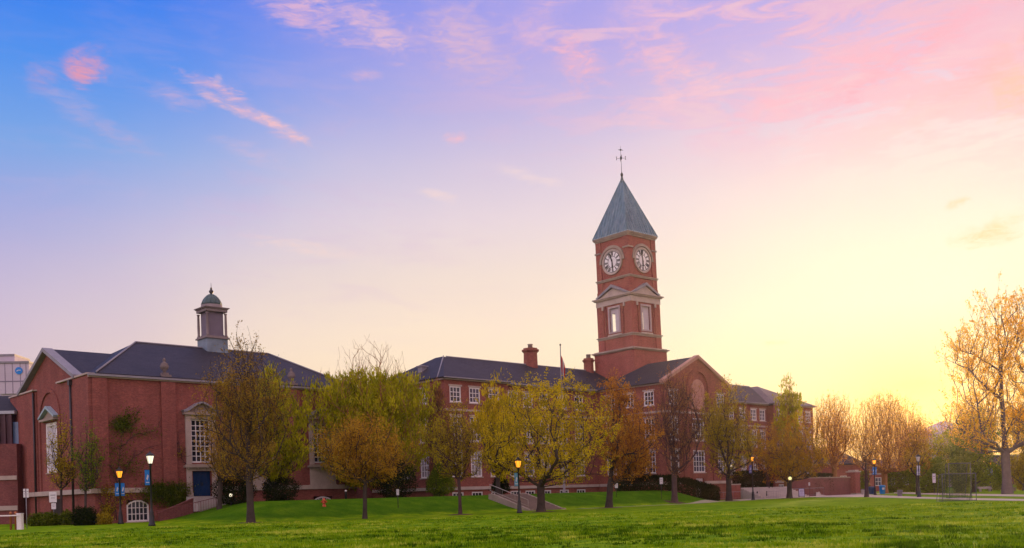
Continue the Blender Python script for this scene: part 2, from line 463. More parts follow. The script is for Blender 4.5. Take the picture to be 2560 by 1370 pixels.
    for s in (-1, 1):
        e = 8.1*s
        c.add([(11.15, -0.4, 16.12), (11.15, 0.5, 16.12), (11.15+e, 0.5, 12.75), (11.15+e, -0.4, 12.75),
               (11.15, -0.4, 16.5), (11.15, 0.5, 16.5), (11.15+e, 0.5, 13.1), (11.15+e, -0.4, 13.1)],
              [(0,1,2,3),(4,7,6,5),(0,4,5,1),(3,2,6,7),(1,5,6,2),(0,3,7,4)])
    c.build('gable_rake', LEADGREY, H)
    w = window(H, LW, 9.25, 12.35, 4.8, 9.45, 1, 1, n=-0.06, sill=True, fw=0.3, glass=mottled('boarded_panel', (0.5,0.47,0.5), 0.12, 1.5)); w['label'] = 'tall boarded side window under a small pediment'
    p = MB(LW); p.box(8.7, 12.9, -0.03, 0.45, 9.62, 9.82)
    p.prism([(8.75, 9.825), (12.85, 9.825), (10.8, 10.7)], -0.03, 0.15)
    pd = p.build('pediment', STONE2, H)
    q = MB(LW)
    q.ring([(8.5, 9.98), (10.8, 11.0), (13.1, 9.98)], [(8.6, 9.83), (10.8, 10.75), (13.0, 9.83)], -0.05, 0.5)
    q.build('lead_capping', COPPER_BLUE, pd)
    MB(LW).box(8.75, 11.55, -0.25, -0.18, -0.25, 2.25).build('basement_opening', BLACK, H)
    dp = MB(LW); dp.tube([(4.06, 0.42, 12.7), (4.06, 0.42, 0.2)], 0.11, 8); dp.box(3.85, 4.27, 0.3, 0.58, 12.25, 12.7)
    dp.build('downpipe', DARKIRON, H); MB(LW).tube([(15.0, 0.28, 12.6), (15.0, 0.28, 0.2)], 0.09, 8).build('downpipe', DARKIRON, H)
    # rear and right walls
    mb = MB(wallspace((LX,0,0), (0,1,0), (1,0,0))); wall(mb, 0.35, LY, -0.8, 12.55, [])
    mb.M = wallspace((0,LY,0), (1,0,0), (0,1,0)); wall(mb, 0.35, LX-0.35, -0.8, 12.55, [])
    mb.build('rear_wall', BRICK, H)
    # roof
    mb = MB(); hip_roof(mb, 0.72, LX, 0, LY, 12.92, ((8.3, LY/2), (22.9, LY/2)), 17.75, 0.42)
    rf = mb.build('roof', SLATE, H)
    mb = MB()                                                         # cross gable running back into the hip
    x1 = 6.6; zt = 16.42
    mb.add([(0.33, 2.95, 13.0), (0.33, LY/2, zt), (0.33, 19.35, 13.0), (x1, 2.95, 13.0), (x1, LY/2, zt), (x1, 19.35, 13.0)],
           [(0,3,4,1), (1,4,5,2), (0,1,2), (3,5,4), (0,2,5,3)])
    mb.build('gable_roof', SLATE, H)
    q = MB()
    def strip(p0, p1, w=0.14, h=0.06):
        p0, p1 = Vector(p0), Vector(p1); q.tube([p0+Vector((0,0,h)), p1+Vector((0,0,h))], w*0.6, 6)
    strip((8.3, LY/2, 17.75), (22.9, LY/2, 17.75)); strip((0.3, -0.42, 12.95), (8.3, LY/2, 17.75)); strip((LX+0.42, -0.42, 12.95), (22.9, LY/2, 17.75))
    q.build('ridge_capping', LEADGREY, rf)
    # stone urns on the eaves
    for x in (6.45, 12.85, 19.3):
        u = MB(); u.box(x-0.45, x+0.45, -0.35, 0.55, 12.95, 13.15); u.box(x-0.28, x+0.28, -0.18, 0.38, 13.15, 13.35)
        u.lathe([(0.16,13.35),(0.12,13.5),(0.34,13.72),(0.4,13.98),(0.3,14.08),(0.34,14.16),(0.14,14.3),(0.1,14.42),(0.16,14.52),(0.03,14.72)], 12, (x, 0.1, 0))
        u.build('stone_urn', MATS.get('dark_stone') or mottled('dark_stone', (0.17,0.135,0.13), 0.3, 1.2), H)  # urns in a darker mottled stone
    # cupola: square lead base, lantern with four corner columns, copper dome
    cx, cy = 16.45, LY/2
    CST = mottled('grey_cupola_stone', (0.2,0.165,0.165), 0.25, 1.0)
    ba = MB().box(cx-1.15, cx+1.15, cy-1.15, cy+1.15, 16.4, 18.72).build('cupola', mottled('blue_grey_lead', (0.15,0.2,0.25), 0.4, 0.9, 0.6, 0.4), H)
    MB().box(cx-1.3, cx+1.3, cy-1.3, cy+1.3, 18.723, 18.88).box(cx-1.2, cx+1.2, cy-1.2, cy+1.2, 18.88, 19.0).build('cupola_base_moulding', CST, ba)
    s = 0.84
    b = MB(); b.box(cx-s, cx+s, cy-s, cy+s, 19.003, 21.55); b.box(cx-s-0.06, cx+s+0.06, cy-s-0.06, cy+s+0.06, 19.01, 19.2)
    b.build('lantern_body', mottled('lantern_grey_paint', (0.15,0.125,0.165), 0.15, 0.9, 0.7), ba)
    for sx in (-1, 1):
        for sy in (-1, 1):
            b = MB(); b.lathe([(0.17,19.003),(0.17,19.1),(0.13,19.16),(0.14,20.1),(0.115,21.25),(0.15,21.31),(0.17,21.42)], 12, (cx+sx*1.03, cy+sy*1.03, 0)); b.build('column', CST, ba)
    b = MB(); b.box(cx-1.18, cx+1.18, cy-1.18, cy+1.18, 21.553, 21.84); b.box(cx-1.26, cx+1.26, cy-1.26, cy+1.26, 21.84, 21.93); b.box(cx-1.36, cx+1.36, cy-1.36, cy+1.36, 21.93, 22.02); b.build('entablature', CST, ba)
    b = MB(); b.lathe([(1.24,22.023),(1.16,22.1),(1.1,22.22),(1.06,22.38)], 24, (cx,cy,0)); b.build('dome_drum', CST, ba)
    b = MB(); b.lathe([(1.05,22.383),(0.99,22.62),(0.88,22.88),(0.72,23.12),(0.5,23.35),(0.25,23.5),(0.18,23.54)], 24, (cx,cy,0))
    for k in range(12): a = k*math.pi/6; b.tube([(cx+r*math.cos(a), cy+r*math.sin(a), z) for r, z in ((1.06,22.4),(1.0,22.62),(0.89,22.88),(0.73,23.12),(0.51,23.35),(0.25,23.51))], 0.025, 5)
    b.build('dome', COPPER_DARK, ba)
    b = MB(); b.lathe([(0.17,23.52),(0.12,23.6),(0.22,23.74),(0.24,23.88),(0.14,24.0),(0.09,24.1),(0.12,24.16),(0.03,24.3),(0.014,24.75)], 12, (cx,cy,0)); b.build('finial', DARKIRON, ba)
    # basement entrance court, steps to the blue door
    return H
hall = build_hall()

# ================================================================== LONG SCHOOL BUILDING
K0 = (-8.323, 113.0)
def build_school():
    S = thing('school_building', 'long three-storey red-brick school with slate roof and a gabled brick pavilion under the tower', 'building',
              (K0[0], K0[1], 0), (0, 0, ANG))
    LX, LY, ZE = 82.6, 14.0, 15.5
    FW = wallspace((0,0,0), (1,0,0), (0,-1,0))
    P1 = 1.2
    F1 = wallspace((0,-P1,0), (1,0,0), (0,-1,0))
    floors = [(3.78, 6.75), (8.0, 11.0), (12.6, 14.5)]
    def rows_for(cols, w=1.75, base=True):
        o = []
        for c in cols:
            for z0, z1 in floors: o.append((c-w/2, c+w/2, z0, z1))
            if base: o.append((c-w/2, c+w/2, 1.0, 2.0))
        return o
    def put(M, cols, w=1.75, base=True, m=None):
        for c in cols:
            for k, (z0, z1) in enumerate(floors):
                window(S, M, c-w/2+0.01, c+w/2-0.01, z0+0.01, z1-0.01, 3, 4 if k < 2 else 3, n=-0.1, fw=0.15, mw=0.07, lintel=0.22 if k < 2 else 0.2)
            if base: window(S, M, c-w/2+0.01, c+w/2-0.01, 1.01, 1.99, 3, 1, n=-0.1, sill=False, fw=0.15, mw=0.06)
    lp = [1.6, 4.6, 7.7]; mc = [12.0, 14.6, 17.5, 20.85, 24.1]; rw = [56.2, 59.5, 62.75, 66.0, 68.6]; rp = [71.9, 75.2, 78.4, 81.0]
    mb = MB(FW); wall(mb, 10, 70, -0.8, 15.2, rows_for(mc + rw))
    mb.build('front_wall', BRICK_S, S)
    for xa, xb, cs, xr in ((0, 10, lp, 9.65), (70, LX, rp, 70.0)):
        mb = MB(F1); wall(mb, xa, xb, -0.8, 15.2, rows_for(cs)); mb.M = Matrix.Identity(4); mb.box(xr, xr+0.35, -P1+0.36, 0.0, -0.8, 15.2); mb.build('pavilion_wall', BRICK_S, S)
    put(F1, lp); put(FW, mc); put(FW, rw); put(F1, rp)
    LW = wallspace((0,0,0), (0,1,0), (-1,0,0))
    ls = [3.0, 7.0, 11.0]
    mb = MB(LW); wall(mb, -P1+0.36, LY, -0.8, 15.2, rows_for(ls, base=False)); mb.build('side_wall', BRICK_S, S)
    put(LW, ls, base=False)
    mb = MB(wallspace((LX,0,0), (0,1,0), (1,0,0))); wall(mb, -P1+0.36, LY, -0.8, 15.2, [])
    mb.M = wallspace((0,LY,0), (1,0,0), (0,1,0)); wall(mb, 0.35, LX-0.35, -0.8, 15.2, [])
    mb.build('rear_wall', BRICK_S, S)
    # bands
    for (z0, z1, pr, nm) in ((2.25, 2.62, 0.16, 'base_band'), (11.55, 11.82, 0.1, 'storey_band'), (15.203, 15.38, 0.3, 'cornice')):
        b = MB(FW); b.box(10.0, 70.0, -0.02, pr, z0, z1)
        b.M = F1; b.box(-0.05, 10.05, -0.02, pr, z0, z1); b.box(69.95, LX+0.05, -0.02, pr, z0, z1)
        b.M = LW; b.box(-P1-0.1, LY, -0.02, pr, z0+0.003, z1-0.003)
        b.build(nm, STONE, S)
    # roofs
    mb = MB(); hip_roof(mb, 0, LX, 0, LY, 15.5, ((7.0, 7.0), (75.6, 7.0)), 19.4, 0.5)
    rf = mb.build('roof', SLATE, S)
    mb = MB(); hip_roof(mb, 0, 10, -P1, LY, 15.52, ((5.6, 5.8), (5.6, 7.4)), 19.2, 0.5); mb.build('pavilion_roof', SLATE, S)
    mb = MB(); hip_roof(mb, 70, LX, -P1, LY, 15.52, ((76, 5.6), (76, 7.4)), 19.35, 0.5); mb.build('pavilion_roof', SLATE2, S)  # glare on this roof painted in with the paler slate
    g = MB(); g.M = FW; g.box(10.0, 70.0, 0.5, 0.68, 15.33, 15.5)
    g.M = F1; g.box(-0.5, 10.5, 0.5, 0.68, 15.36, 15.5); g.box(69.5, LX+0.5, 0.5, 0.68, 15.36, 15.5)
    g.build('gutter', LEADGREY, S)
    q = MB(); q.tube([(7, 7, 19.44), (75.6, 7, 19.44)], 0.09, 6); q.tube([(-0.5, -0.5, 15.5), (5.6, 5.8, 19.25)], 0.08, 6); q.build('ridge_capping', LEADGREY, rf)
    # chimneys
    for (x, y, w, z0, z1) in ((22.05, 7.0, 2.0, 18.3, 21.9), (33.9, 7.0, 1.5, 18.2, 21.4)):
        c = MB(); c.lathe([(w*0.54, z0), (w*0.5, z1-0.75)], 8, (x,y,0), R(22.5), False)
        for k, (rr, za, zb) in enumerate(((0.56, z1-0.75, z1-0.6), (0.64, z1-0.6, z1-0.42), (0.52, z1-0.42, z1-0.2))):
            c.lathe([(w*rr, za+0.001*k), (w*rr, zb)], 8, (x,y,0), R(22.5), False)
        ch = c.build('chimney', BRICK_S, S)
        MB().lathe([(0.36, z1-0.2), (0.32, z1+0.25), (0.38, z1+0.3), (0.38, z1+0.4)], 10, (x, y, 0)).build('chimney_pot', STONE2, ch)
    v = MB(); v.box(1.8, 2.6, 5.4, 6.2, 16.2, 17.6); v.box(1.65, 2.75, 5.25, 6.35, 17.6, 17.75); v.build('roof_vent', LEADGREY, S)
    # gabled pavilion in front of the clock tower
    gx0, gx1, gy0 = 27.6, 41.75, -11.75
    gc = (gx0+gx1)/2; W = gx1-gx0
    GW = wallspace((gx0,gy0,0), (1,0,0), (0,-1,0))
    gcol = [1.85, W-1.85]
    ops = rows_for(gcol, 1.8, False) + [(5.75, 8.4, 8.0, 11.0), (5.75, 8.4, 3.78, 6.75), (6.2, 7.9, 0.2, 3.0)]
    mb = MB(GW); wall(mb, 0, W, -0.8, 15.5, ops)
    mb.prism([(0.0, 15.5), (W, 15.5), (W/2, 19.0)], -0.35, 0.0)
    k = 14; ar, az, c0 = 2.1, 17.2, W/2
    arc = [(c0-ar, 11.9)] + [(c0 - ar*math.cos(math.pi*i/k), az-ar + ar*math.sin(math.pi*i/k)) for i in range(k+1)] + [(c0+ar, 11.9)]
    arco = [(c0-ar-0.4, 11.9)] + [(c0 - (ar+0.4)*math.cos(math.pi*i/k), az-ar + (ar+0.4)*math.sin(math.pi*i/k)) for i in range(k+1)] + [(c0+ar+0.4, 11.9)]
    mb.ring(arco, arc, -0.02, 0.2)
    for a in (3.6, W-3.6-0.5): mb.box(a, a+0.5, -0.02, 0.12, 2.7, 11.5)
    mb.build('gable_wall', BRICK_S, S)
    ai = 1.45
    inner = [(c0-ai, 12.2)] + [(c0 - ai*math.cos(math.pi*i/k), 16.2-ai + ai*math.sin(math.pi*i/k)) for i in range(k+1)] + [(c0+ai, 12.2)]
    MB(GW).prism(inner, -0.02, 0.06).build('arched_panel', mottled('rosy_render', (0.38,0.19,0.15), 0.22, 1.2), S)
    put(GW, gcol, 1.8, False)
    for z0, z1 in ((8.0, 11.0), (3.78, 6.75)):
        window(S, GW, 5.77, 8.38, z0+0.01, z1-0.01, 4, 4, n=-0.1, fw=0.15, mw=0.06)
    MB(GW).box(6.25, 7.85, -0.24, -0.15, 0.2, 2.98).build('entrance_door', mottled('white_door', (0.5,0.45,0.5), 0.1), S)
    for sgn, nm in ((0, 'pavilion_side_wall'), (1, 'pavilion_side_wall')):
        M = wallspace((gx0 if sgn == 0 else gx1, gy0, 0), (0,1,0), (-1 if sgn == 0 else 1, 0, 0))
        cs = [2.6, 6.0, 9.3]
        mb = MB(M); wall(mb, 0.36, -gy0-0.02, -0.8, 15.2, rows_for(cs, 1.7, False) if sgn == 0 else []); mb.build(nm, BRICK_S, S)
        if sgn == 0: put(M, cs, 1.7, False)
        for z0, z1 in ((2.25, 2.62), (11.55, 11.82), (15.203, 15.38)): MB(M).box(0.0, -gy0-0.3, 0.003, 0.12, z0, z1).build('side_band', STONE, S)
    for z0, z1 in ((2.25, 2.62), (11.55, 11.82)):
        b = MB(GW)
        b.box(-0.12, W+0.12, 0.003, 0.14, z0, z1) if z0 > 3 else (b.box(-0.12, 6.0, 0.003, 0.14, z0, z1), b.box(8.1, W+0.12, 0.003, 0.14, z0, z1))
        b.build('storey_band', STONE, S)
    b = MB(GW)                                                        # stone raking coping
    for s in (-1, 1):
        e = (W/2+0.45)*s
        b.add([(c0, -0.45, 18.98), (c0, 0.32, 18.98), (c0+e, 0.32, 15.28), (c0+e, -0.45, 15.28),
               (c0, -0.45, 19.42), (c0, 0.32, 19.42), (c0+e, 0.32, 15.72), (c0+e, -0.45, 15.72)],
              [(0,1,2,3),(4,7,6,5),(0,4,5,1),(3,2,6,7),(1,5,6,2),(0,3,7,4)])
    b.build('raking_coping', mottled('rosy_stone', (0.36,0.2,0.16), 0.2, 0.8), S)
    mb = MB(); o = 0.5; y0, y1, yr = gy0+0.3, 0.2, gy0+8.3
    mb.add([(gx0-o, y0, 15.42), (gc, y0, 19.25), (gx1+o, y0, 15.42), (gx0-o, y1, 15.42), (gc, yr, 19.25), (gx1+o, y1, 15.42)],
           [(0,1,4,3), (1,2,5,4), (3,4,5), (0,2,1), (0,3,5,2)])
    mb.build('gable_roof', SLATE, S)
    return S
school = build_school()

# ================================================================== CLOCK TOWER
def build_tower():
    tc = pt(1574, 900, 141.5); tc.x += 0.62
    T = thing('clock_tower', 'tall square red-brick clock tower with stone pediments and green copper spire', 'tower', (tc.x, tc.y, 0), (0, R(-1.25), ANG))
    T.rotation_mode = 'XYZ'
    # lean of a degree in the picture's plane: rotate about the world's y axis first turned into the campus frame
    T.rotation_euler = (Matrix.Rotation(R(-1.2), 3, 'Y') @ Matrix.Rotation(ANG, 3, 'Z')).to_euler()
    faces = [wallspace((0,0,0), (1,0,0), (0,-1,0)), wallspace((0,0,0), (0,1,0), (-1,0,0)), wallspace((0,0,0), (1,0,0), (0,1,0)), wallspace((0,0,0), (0,1,0), (1,0,0))]
    def sq(mb, h, z0, z1): mb.box(-h, h, -h, h, z0, z1)
    hb, h1, h2 = 3.75, 3.28, 3.08
    # shaft: base, belfry stage (hollow, with real openings), clock stage, corner piers
    mb = MB(); sq(mb, hb, 8.0, 21.7)
    sq(mb, h1-0.1, 22.2, 23.9)
    for M in faces[:]:
        mb.M = M
        wall(mb, -h1+0.12, h1-0.12, 23.9, 29.0, [(-0.95, 0.95, 24.75, 28.3)], n0=h1-0.1, th=0.45)
    mb.M = Matrix.Identity(4)
    sq(mb, h1-0.12, 28.75, 30.9)
    sq(mb, h2-0.1, 30.9, 38.3)
    for sx in (-1, 1):
        for sy in (-1, 1):
            def pier(h, w, z0, z1):
                xa, xb = sorted((sx*h, sx*(h-w))); ya, yb = sorted((sy*h, sy*(h-w))); mb.box(xa, xb, ya, yb, z0, z1)
            pier(h1, 1.25, 22.21, 28.74); pier(h2+0.03, 1.0, 30.15, 38.2)
    mb.build('shaft', BRICK2, T)
    # recessed brick panels round the belfry windows, stage by stage
    for M in faces:
        for s in (-1, 1): MB(M).box(s*1.625-0.125, s*1.625+0.125, h1-0.11, h1+0.02, 24.25, 28.7).build('brick_strip', BRICK, T)
    # string courses and cornices
    def band(name, h, z0, z1, mat=STONE2, steps=()):
        b = MB(); sq(b, h, z0, z1)
        for hh, a, c in steps: sq(b, hh, a, c)
        return b.build(name, mat, T)
    band('base_cornice', hb+0.1, 21.703, 21.85, STONE2, ((hb+0.32, 21.85, 22.02), (hb+0.05, 22.02, 22.14), (hb-0.2, 22.14, 22.2)))
    band('sill_course', h1+0.04, 23.85, 24.1, STONE2, ((h1+0.18, 24.1, 24.24),))
    for M in faces:
        b = MB(M); b.box(-1.3, 1.3, h1-0.05, h1+0.1, 24.24, 24.42); b.build('belfry_sill', STONE, T)
    band('frieze', h1+0.06, 28.753, 29.6, STONE, ((h1+0.3, 29.6, 29.78), (h1+0.48, 29.78, 29.92)))
    band('clock_sill_course', h2+0.1, 32.3, 32.5, STONE2, ((h2+0.2, 32.5, 32.62),))
    band('eaves_cornice', h2+0.08, 38.203, 38.42, STONE2, ((h2+0.22, 38.42, 38.58), (h2+0.3, 38.58, 38.76)))
    for M in faces:
        p = MB(M)
        p.prism([(-2.75, 29.925), (2.75, 29.925), (0, 31.1)], h2-0.2, h1+0.12)
        pd = p.build('pediment', STONE, T)
        q = MB(M)
        q.ring([(-3.1, 30.06), (0, 31.62), (3.1, 30.06)], [(-2.8, 29.923), (0, 31.2), (2.8, 29.923)], h2-0.2, h1+0.42)
        q.build('pediment_roof', LEADGREY, pd)
        for s in (-1, 1):                                            # scroll brackets below the frieze
            MB(M).box(s*2.05-0.14, s*2.05+0.14, h1, h1+0.2, 28.2, 28.75).build('bracket', STONE, T)
        # arched hood over each clock
        k = 14; r0, r1, zc = 1.98, 2.36, 34.95
        arcs = lambda r: [(-r*math.cos(math.pi*i/k), zc + r*math.sin(math.pi*i/k)) for i in range(k+1)]
        hd = MB(M); hd.ring(arcs(r1), arcs(r0), h2-0.2, h2+0.2)
        hd.box(-h2-0.03, -r1+0.08, h2-0.15, h2+0.14, 36.15, 36.42) if False else None
        hd.build('arched_hood', STONE2, T)
        b = MB(M)
        for s in (-1, 1):
            xa, xb = sorted((s*(h2+0.16), s*(h2-1.0)))
            b.box(xa, xb, h2-0.06, h2+0.14, 36.5, 36.72)
        b.build('impost_band', STONE2, T)
        # belfry window: stone frame, inner grey jambs, louvre panel leaving a gap
        w = MB(M)
        w.box(-1.15, -0.88, h1-0.14, h1+0.03, 24.6, 28.5); w.box(0.88, 1.15, h1-0.14, h1+0.03, 24.6, 28.5)
        w.box(-0.88, 0.88, h1-0.14, h1+0.03, 28.22, 28.5); w.box(-0.88, 0.88, h1-0.14, h1+0.03, 24.6, 24.82)
        wn = w.build('belfry_window', mottled('pink_grey_stone', (0.4,0.31,0.31), 0.15, 1.0) if 'pink_grey_stone' not in MATS else MATS['pink_grey_stone'], T)
        # pale boarded leaves stand in two of the openings and leave a slit of sky
        if M is faces[0] or M is faces[1]:
            lv = MB(M); n1 = h1-0.3
            gap = (-0.84, -0.3) if M is faces[0] else (0.02, 0.62)
            lv.box(-0.93, gap[0], n1-0.06, n1, 24.78, 28.26); lv.box(gap[1], 0.93, n1-0.06, n1, 24.78, 28.26); lv.box(gap[0], gap[1], n1-0.06, n1, 27.5, 28.26)
            for q in range(1, 7): lv.box(gap[1] if M is faces[0] else -0.93, 0.93 if M is faces[0] else gap[0], n1, n1+0.03, 24.78+q*0.5, 24.83+q*0.5)
            lv.build('belfry_shutter', MATS.get('pale_shutter') or mottled('pale_shutter', (0.5,0.45,0.48), 0.1, 1.0, 0.6), wn)
        # clock
        zc = 34.95; n0 = h2+0.02; rr = 1.66
        f = MB(M); ring = lambda r, K=40: [(r*math.cos(2*math.pi*i/K), zc + r*math.sin(2*math.pi*i/K)) for i in range(K)]
        f.prism(ring(rr-0.02), n0-0.1, n0)
        ck = f.build('clock', mottled('clock_white', (0.78,0.76,0.76), 0.06, 1.0, 0.5) if 'clock_white' not in MATS else MATS['clock_white'], T)
        rb = MB(M); o = ring(rr+0.2); o.append(o[0]); i_ = ring(rr-0.06); i_.append(i_[0])
        rb.ring(o, i_, n0-0.1, n0+0.12); rb.build('clock_rim', STONE, ck)
        nm = MB(M); K = 40
        for (ra, rb_) in ((rr-0.12, rr-0.2), (rr*0.5+0.02, rr*0.5-0.05)):
            o = ring(ra); o.append(o[0]); i_ = ring(rb_); i_.append(i_[0]); nm.ring(o, i_, n0+0.004, n0+0.02)
        rom = ['XII','I','II','III','IIII','V','VI','VII','VIII','IX','X','XI']
        flip = -1 if M in (faces[1], faces[2]) else 1                # u runs leftwards as seen from outside on these faces
        def bar(ang, off, lean, w=0.085):
            """one stroke of a numeral: radial bar at clock angle ang, shifted off sideways, leaning by lean"""
            ra, rb2 = rr*0.55, rr*0.87
            d = Vector((math.sin(ang)*flip, math.cos(ang))); s_ = Vector((math.cos(ang)*flip, -math.sin(ang)))
            p0 = d*ra + s_*(off-lean); p1 = d*rb2 + s_*(off+lean)
            e = (p1-p0).normalized(); nn = Vector((-e.y, e.x))*w/2
            pts = [p0-nn, p1-nn, p1+nn, p0+nn]
            nm.prism([(p.x, zc+p.y) for p in pts], n0+0.003, n0+0.025)
        for i, t in enumerate(rom):
            ang = 2*math.pi*i/12; ws = {'I':0.12, 'V':0.2, 'X':0.2}; tot = sum(ws[c] for c in t); x = -tot/2
            for c in t:
                cx = x + ws[c]/2
                if c == 'I': bar(ang, cx, 0)
                elif c == 'V': bar(ang, cx-0.045, -0.04); bar(ang, cx+0.045, 0.04, 0.04)
                else: bar(ang, cx, 0.075); bar(ang, cx, -0.075, 0.04)
                x += ws[c]
        nm.build('numerals', BLACK, ck)
        def hand(name, ang, L, w, n1):
            d = Vector((math.sin(ang)*flip, math.cos(ang))); s_ = Vector((d.y, -d.x))
            P = [(-0.35, 0.5), (0.0, 0.6), (L*0.75, 1.0), (L, 0.1)]
            pts = [d*a + s_*(w*b) for a, b in P] + [d*a - s_*(w*b) for a, b in reversed(P)]
            MB(M).prism([(p.x, zc+p.y) for p in pts], n1, n1+0.03).build(name, BLACK, ck)
        hand('hour_hand', R(180-2), 1.0, 0.15, n0+0.05); hand('minute_hand', R(-16), 1.45, 0.12, n0+0.09)
        
    # spire
    he, z0, z1 = h2+0.3, 38.763, 47.3
    mb = MB(); mb.add([(-he,-he,z0),(he,-he,z0),(he,he,z0),(-he,he,z0),(-0.16,-0.16,z1),(0.16,-0.16,z1),(0.16,0.16,z1),(-0.16,0.16,z1)],
                      [(0,1,5,4),(1,2,6,5),(2,3,7,6),(3,0,4,7),(0,3,2,1),(4,5,6,7)])
    for M in faces:                                                  # standing seams
        mb.M = M
        for i in range(-6, 7):
            x = i*0.53
            t = max(0.0, (abs(x)-0.16)/(he-0.16)); zt = z1 - (z1-z0)*t; nt_ = 0.16 + (he-0.16)*t
            if zt - z0 < 0.3: continue
            mb.add([(x-0.05, he, z0), (x+0.05, he, z0), (x+0.05, he+0.1, z0), (x-0.05, he+0.1, z0),
                    (x-0.05, nt_, zt), (x+0.05, nt_, zt), (x+0.05, nt_+0.08, zt), (x-0.05, nt_+0.08, zt)],
                   [(0,3,2,1),(4,5,6,7),(0,1,5,4),(1,2,6,5),(2,3,7,6),(3,0,4,7)])
    mb.M = Matrix.Identity(4)
    for sx in (-1, 1):
        for sy in (-1, 1): mb.tube([(sx*he, sy*he, z0+0.03), (sx*0.17, sy*0.17, z1)], 0.075, 6)
    sp = mb.build('spire', COPPER, T)
    b = MB(); sq(b, he+0.05, z0-0.0, z0+0.1); b.build('spire_eave', COPPER_BLUE, sp)
    b = MB(); b.lathe([(0.34,46.75),(0.3,47.2),(0.2,47.6),(0.13,48.0)], 8); b.build('spire_cap', COPPER_DARK, sp)
    b = MB(); b.lathe([(0.12,47.9),(0.2,48.15),(0.2,48.3),(0.08,48.5),(0.04,48.7),(0.028,51.2),(0.015,52.5)], 10)
    b.lathe([(0.02,50.35),(0.13,50.52),(0.17,50.72),(0.09,50.92),(0.02,51.05)], 12); b.lathe([(0.02,51.75),(0.16,51.85),(0.16,51.92),(0.02,52.02)], 12)
    vane = b.build('weathervane', DARKIRON, T)
    a = MB()
    for ang in (0, 90):
        a.M = Matrix.Rotation(R(ang-42), 4, 'Z')
        a.box(-0.68, 0.68, -0.015, 0.015, 50.63, 50.67)
        for s in (-1, 1): a.box(s*0.66-0.09, s*0.66+0.09, -0.025, 0.025, 50.42, 50.47); a.box(s*0.66-0.09, s*0.66+0.09, -0.025, 0.025, 50.84, 50.9); a.box(s*0.66-0.03, s*0.66+0.03, -0.025, 0.025, 50.47, 50.84)
    a.M = Matrix.Rotation(R(-20), 4, 'Z'); a.box(-0.4, 0.4, -0.02, 0.02, 51.84, 51.9)
    a.build('vane_arms', DARKIRON, vane)
    return T
tower = build_tower()
# ================================================================== GROUND
def lawn_mat():
    m, nt, out = nodes('lawn_turf')
    tc = nt.nodes.new('ShaderNodeTexCoord')
    big = noise(nt, 0.09, 4, 0.55, tc.outputs['Object']); mid = noise(nt, 0.7, 5, 0.65, tc.outputs['Object']); fine = noise(nt, 7.0, 4, 0.7, tc.outputs['Object'])
    c = ramp(nt, mid, [(0.3, (0.04,0.11,0.003)), (0.45, (0.12,0.25,0.004)), (0.6, (0.22,0.34,0.006)), (0.72, (0.45,0.48,0.06))])
    c = mixc(nt, 1.0, c, ramp(nt, big, [(0.3, (0.72,0.85,0.8)), (0.7, (1.2,1.1,1.0))]), 'MULTIPLY')
    c = mixc(nt, 1.0, c, ramp(nt, fine, [(0.3, (0.5,0.55,0.5)), (0.55, (1.0,1.0,1.0)), (0.8, (1.35,1.25,1.2))]), 'MULTIPLY')
    # shade on the bank and terrace, painted as a darker green by height
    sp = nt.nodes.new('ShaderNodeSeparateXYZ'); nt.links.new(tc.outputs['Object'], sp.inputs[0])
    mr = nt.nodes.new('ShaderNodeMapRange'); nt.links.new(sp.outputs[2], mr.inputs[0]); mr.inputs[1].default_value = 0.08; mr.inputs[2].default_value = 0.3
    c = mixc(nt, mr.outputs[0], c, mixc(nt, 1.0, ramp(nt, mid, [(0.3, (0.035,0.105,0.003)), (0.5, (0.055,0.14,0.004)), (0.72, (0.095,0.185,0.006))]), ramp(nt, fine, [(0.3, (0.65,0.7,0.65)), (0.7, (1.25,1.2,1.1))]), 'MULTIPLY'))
    principled(nt, out, c, 0.95, 0.02, 0, fine, 0.05); return m
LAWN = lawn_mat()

def build_ground():
    xs = np.concatenate([np.array([-640,-450,-300,-220,-170,-130]), np.arange(-110, 150, 0.9), np.array([152,170,200,240,300,400,520,640])])
    ys = np.concatenate([np.array([-310,-150,-60,-20,0,8]), np.arange(14, 62, 0.7), np.arange(62, 175, 0.8), np.array([178,185,195,210,230,260,300,360,430,520,630])])
    X, Y = np.meshgrid(xs, ys); Z = height(X, Y)
    rng = np.random.default_rng(5)
    Z = Z + np.where((Y > 12) & (Y < 62), rng.normal(0, 0.012, Z.shape), 0)
    nx, ny = len(xs), len(ys)
    co = np.stack([X, Y, Z], -1).reshape(-1, 3)
    idx = np.arange(nx*ny).reshape(ny, nx)
    q = np.stack([idx[:-1,:-1], idx[:-1,1:], idx[1:,1:], idx[1:,:-1]], -1).reshape(-1, 4)
    me = raw_mesh('ground', co, q); me.polygons.foreach_set('use_smooth', np.ones(len(q), bool))
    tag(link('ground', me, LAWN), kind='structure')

def raw_mesh(name, co, quads, rnd=None):
    me = bpy.data.meshes.new(name)
    k = quads.shape[1]
    me.vertices.add(len(co)); me.vertices.foreach_set('co', np.ascontiguousarray(co, np.float32).ravel())
    me.loops.add(quads.size); me.loops.foreach_set('vertex_index', np.ascontiguousarray(quads, np.int32).ravel())
    me.polygons.add(len(quads)); me.polygons.foreach_set('loop_start', np.arange(0, quads.size, k, dtype=np.int32))
    if rnd is not None:
        a = me.attributes.new('rnd', 'FLOAT', 'FACE'); a.data.foreach_set('value', np.ascontiguousarray(rnd, np.float32))
    me.update(calc_edges=True); me.validate(); return me
build_ground()

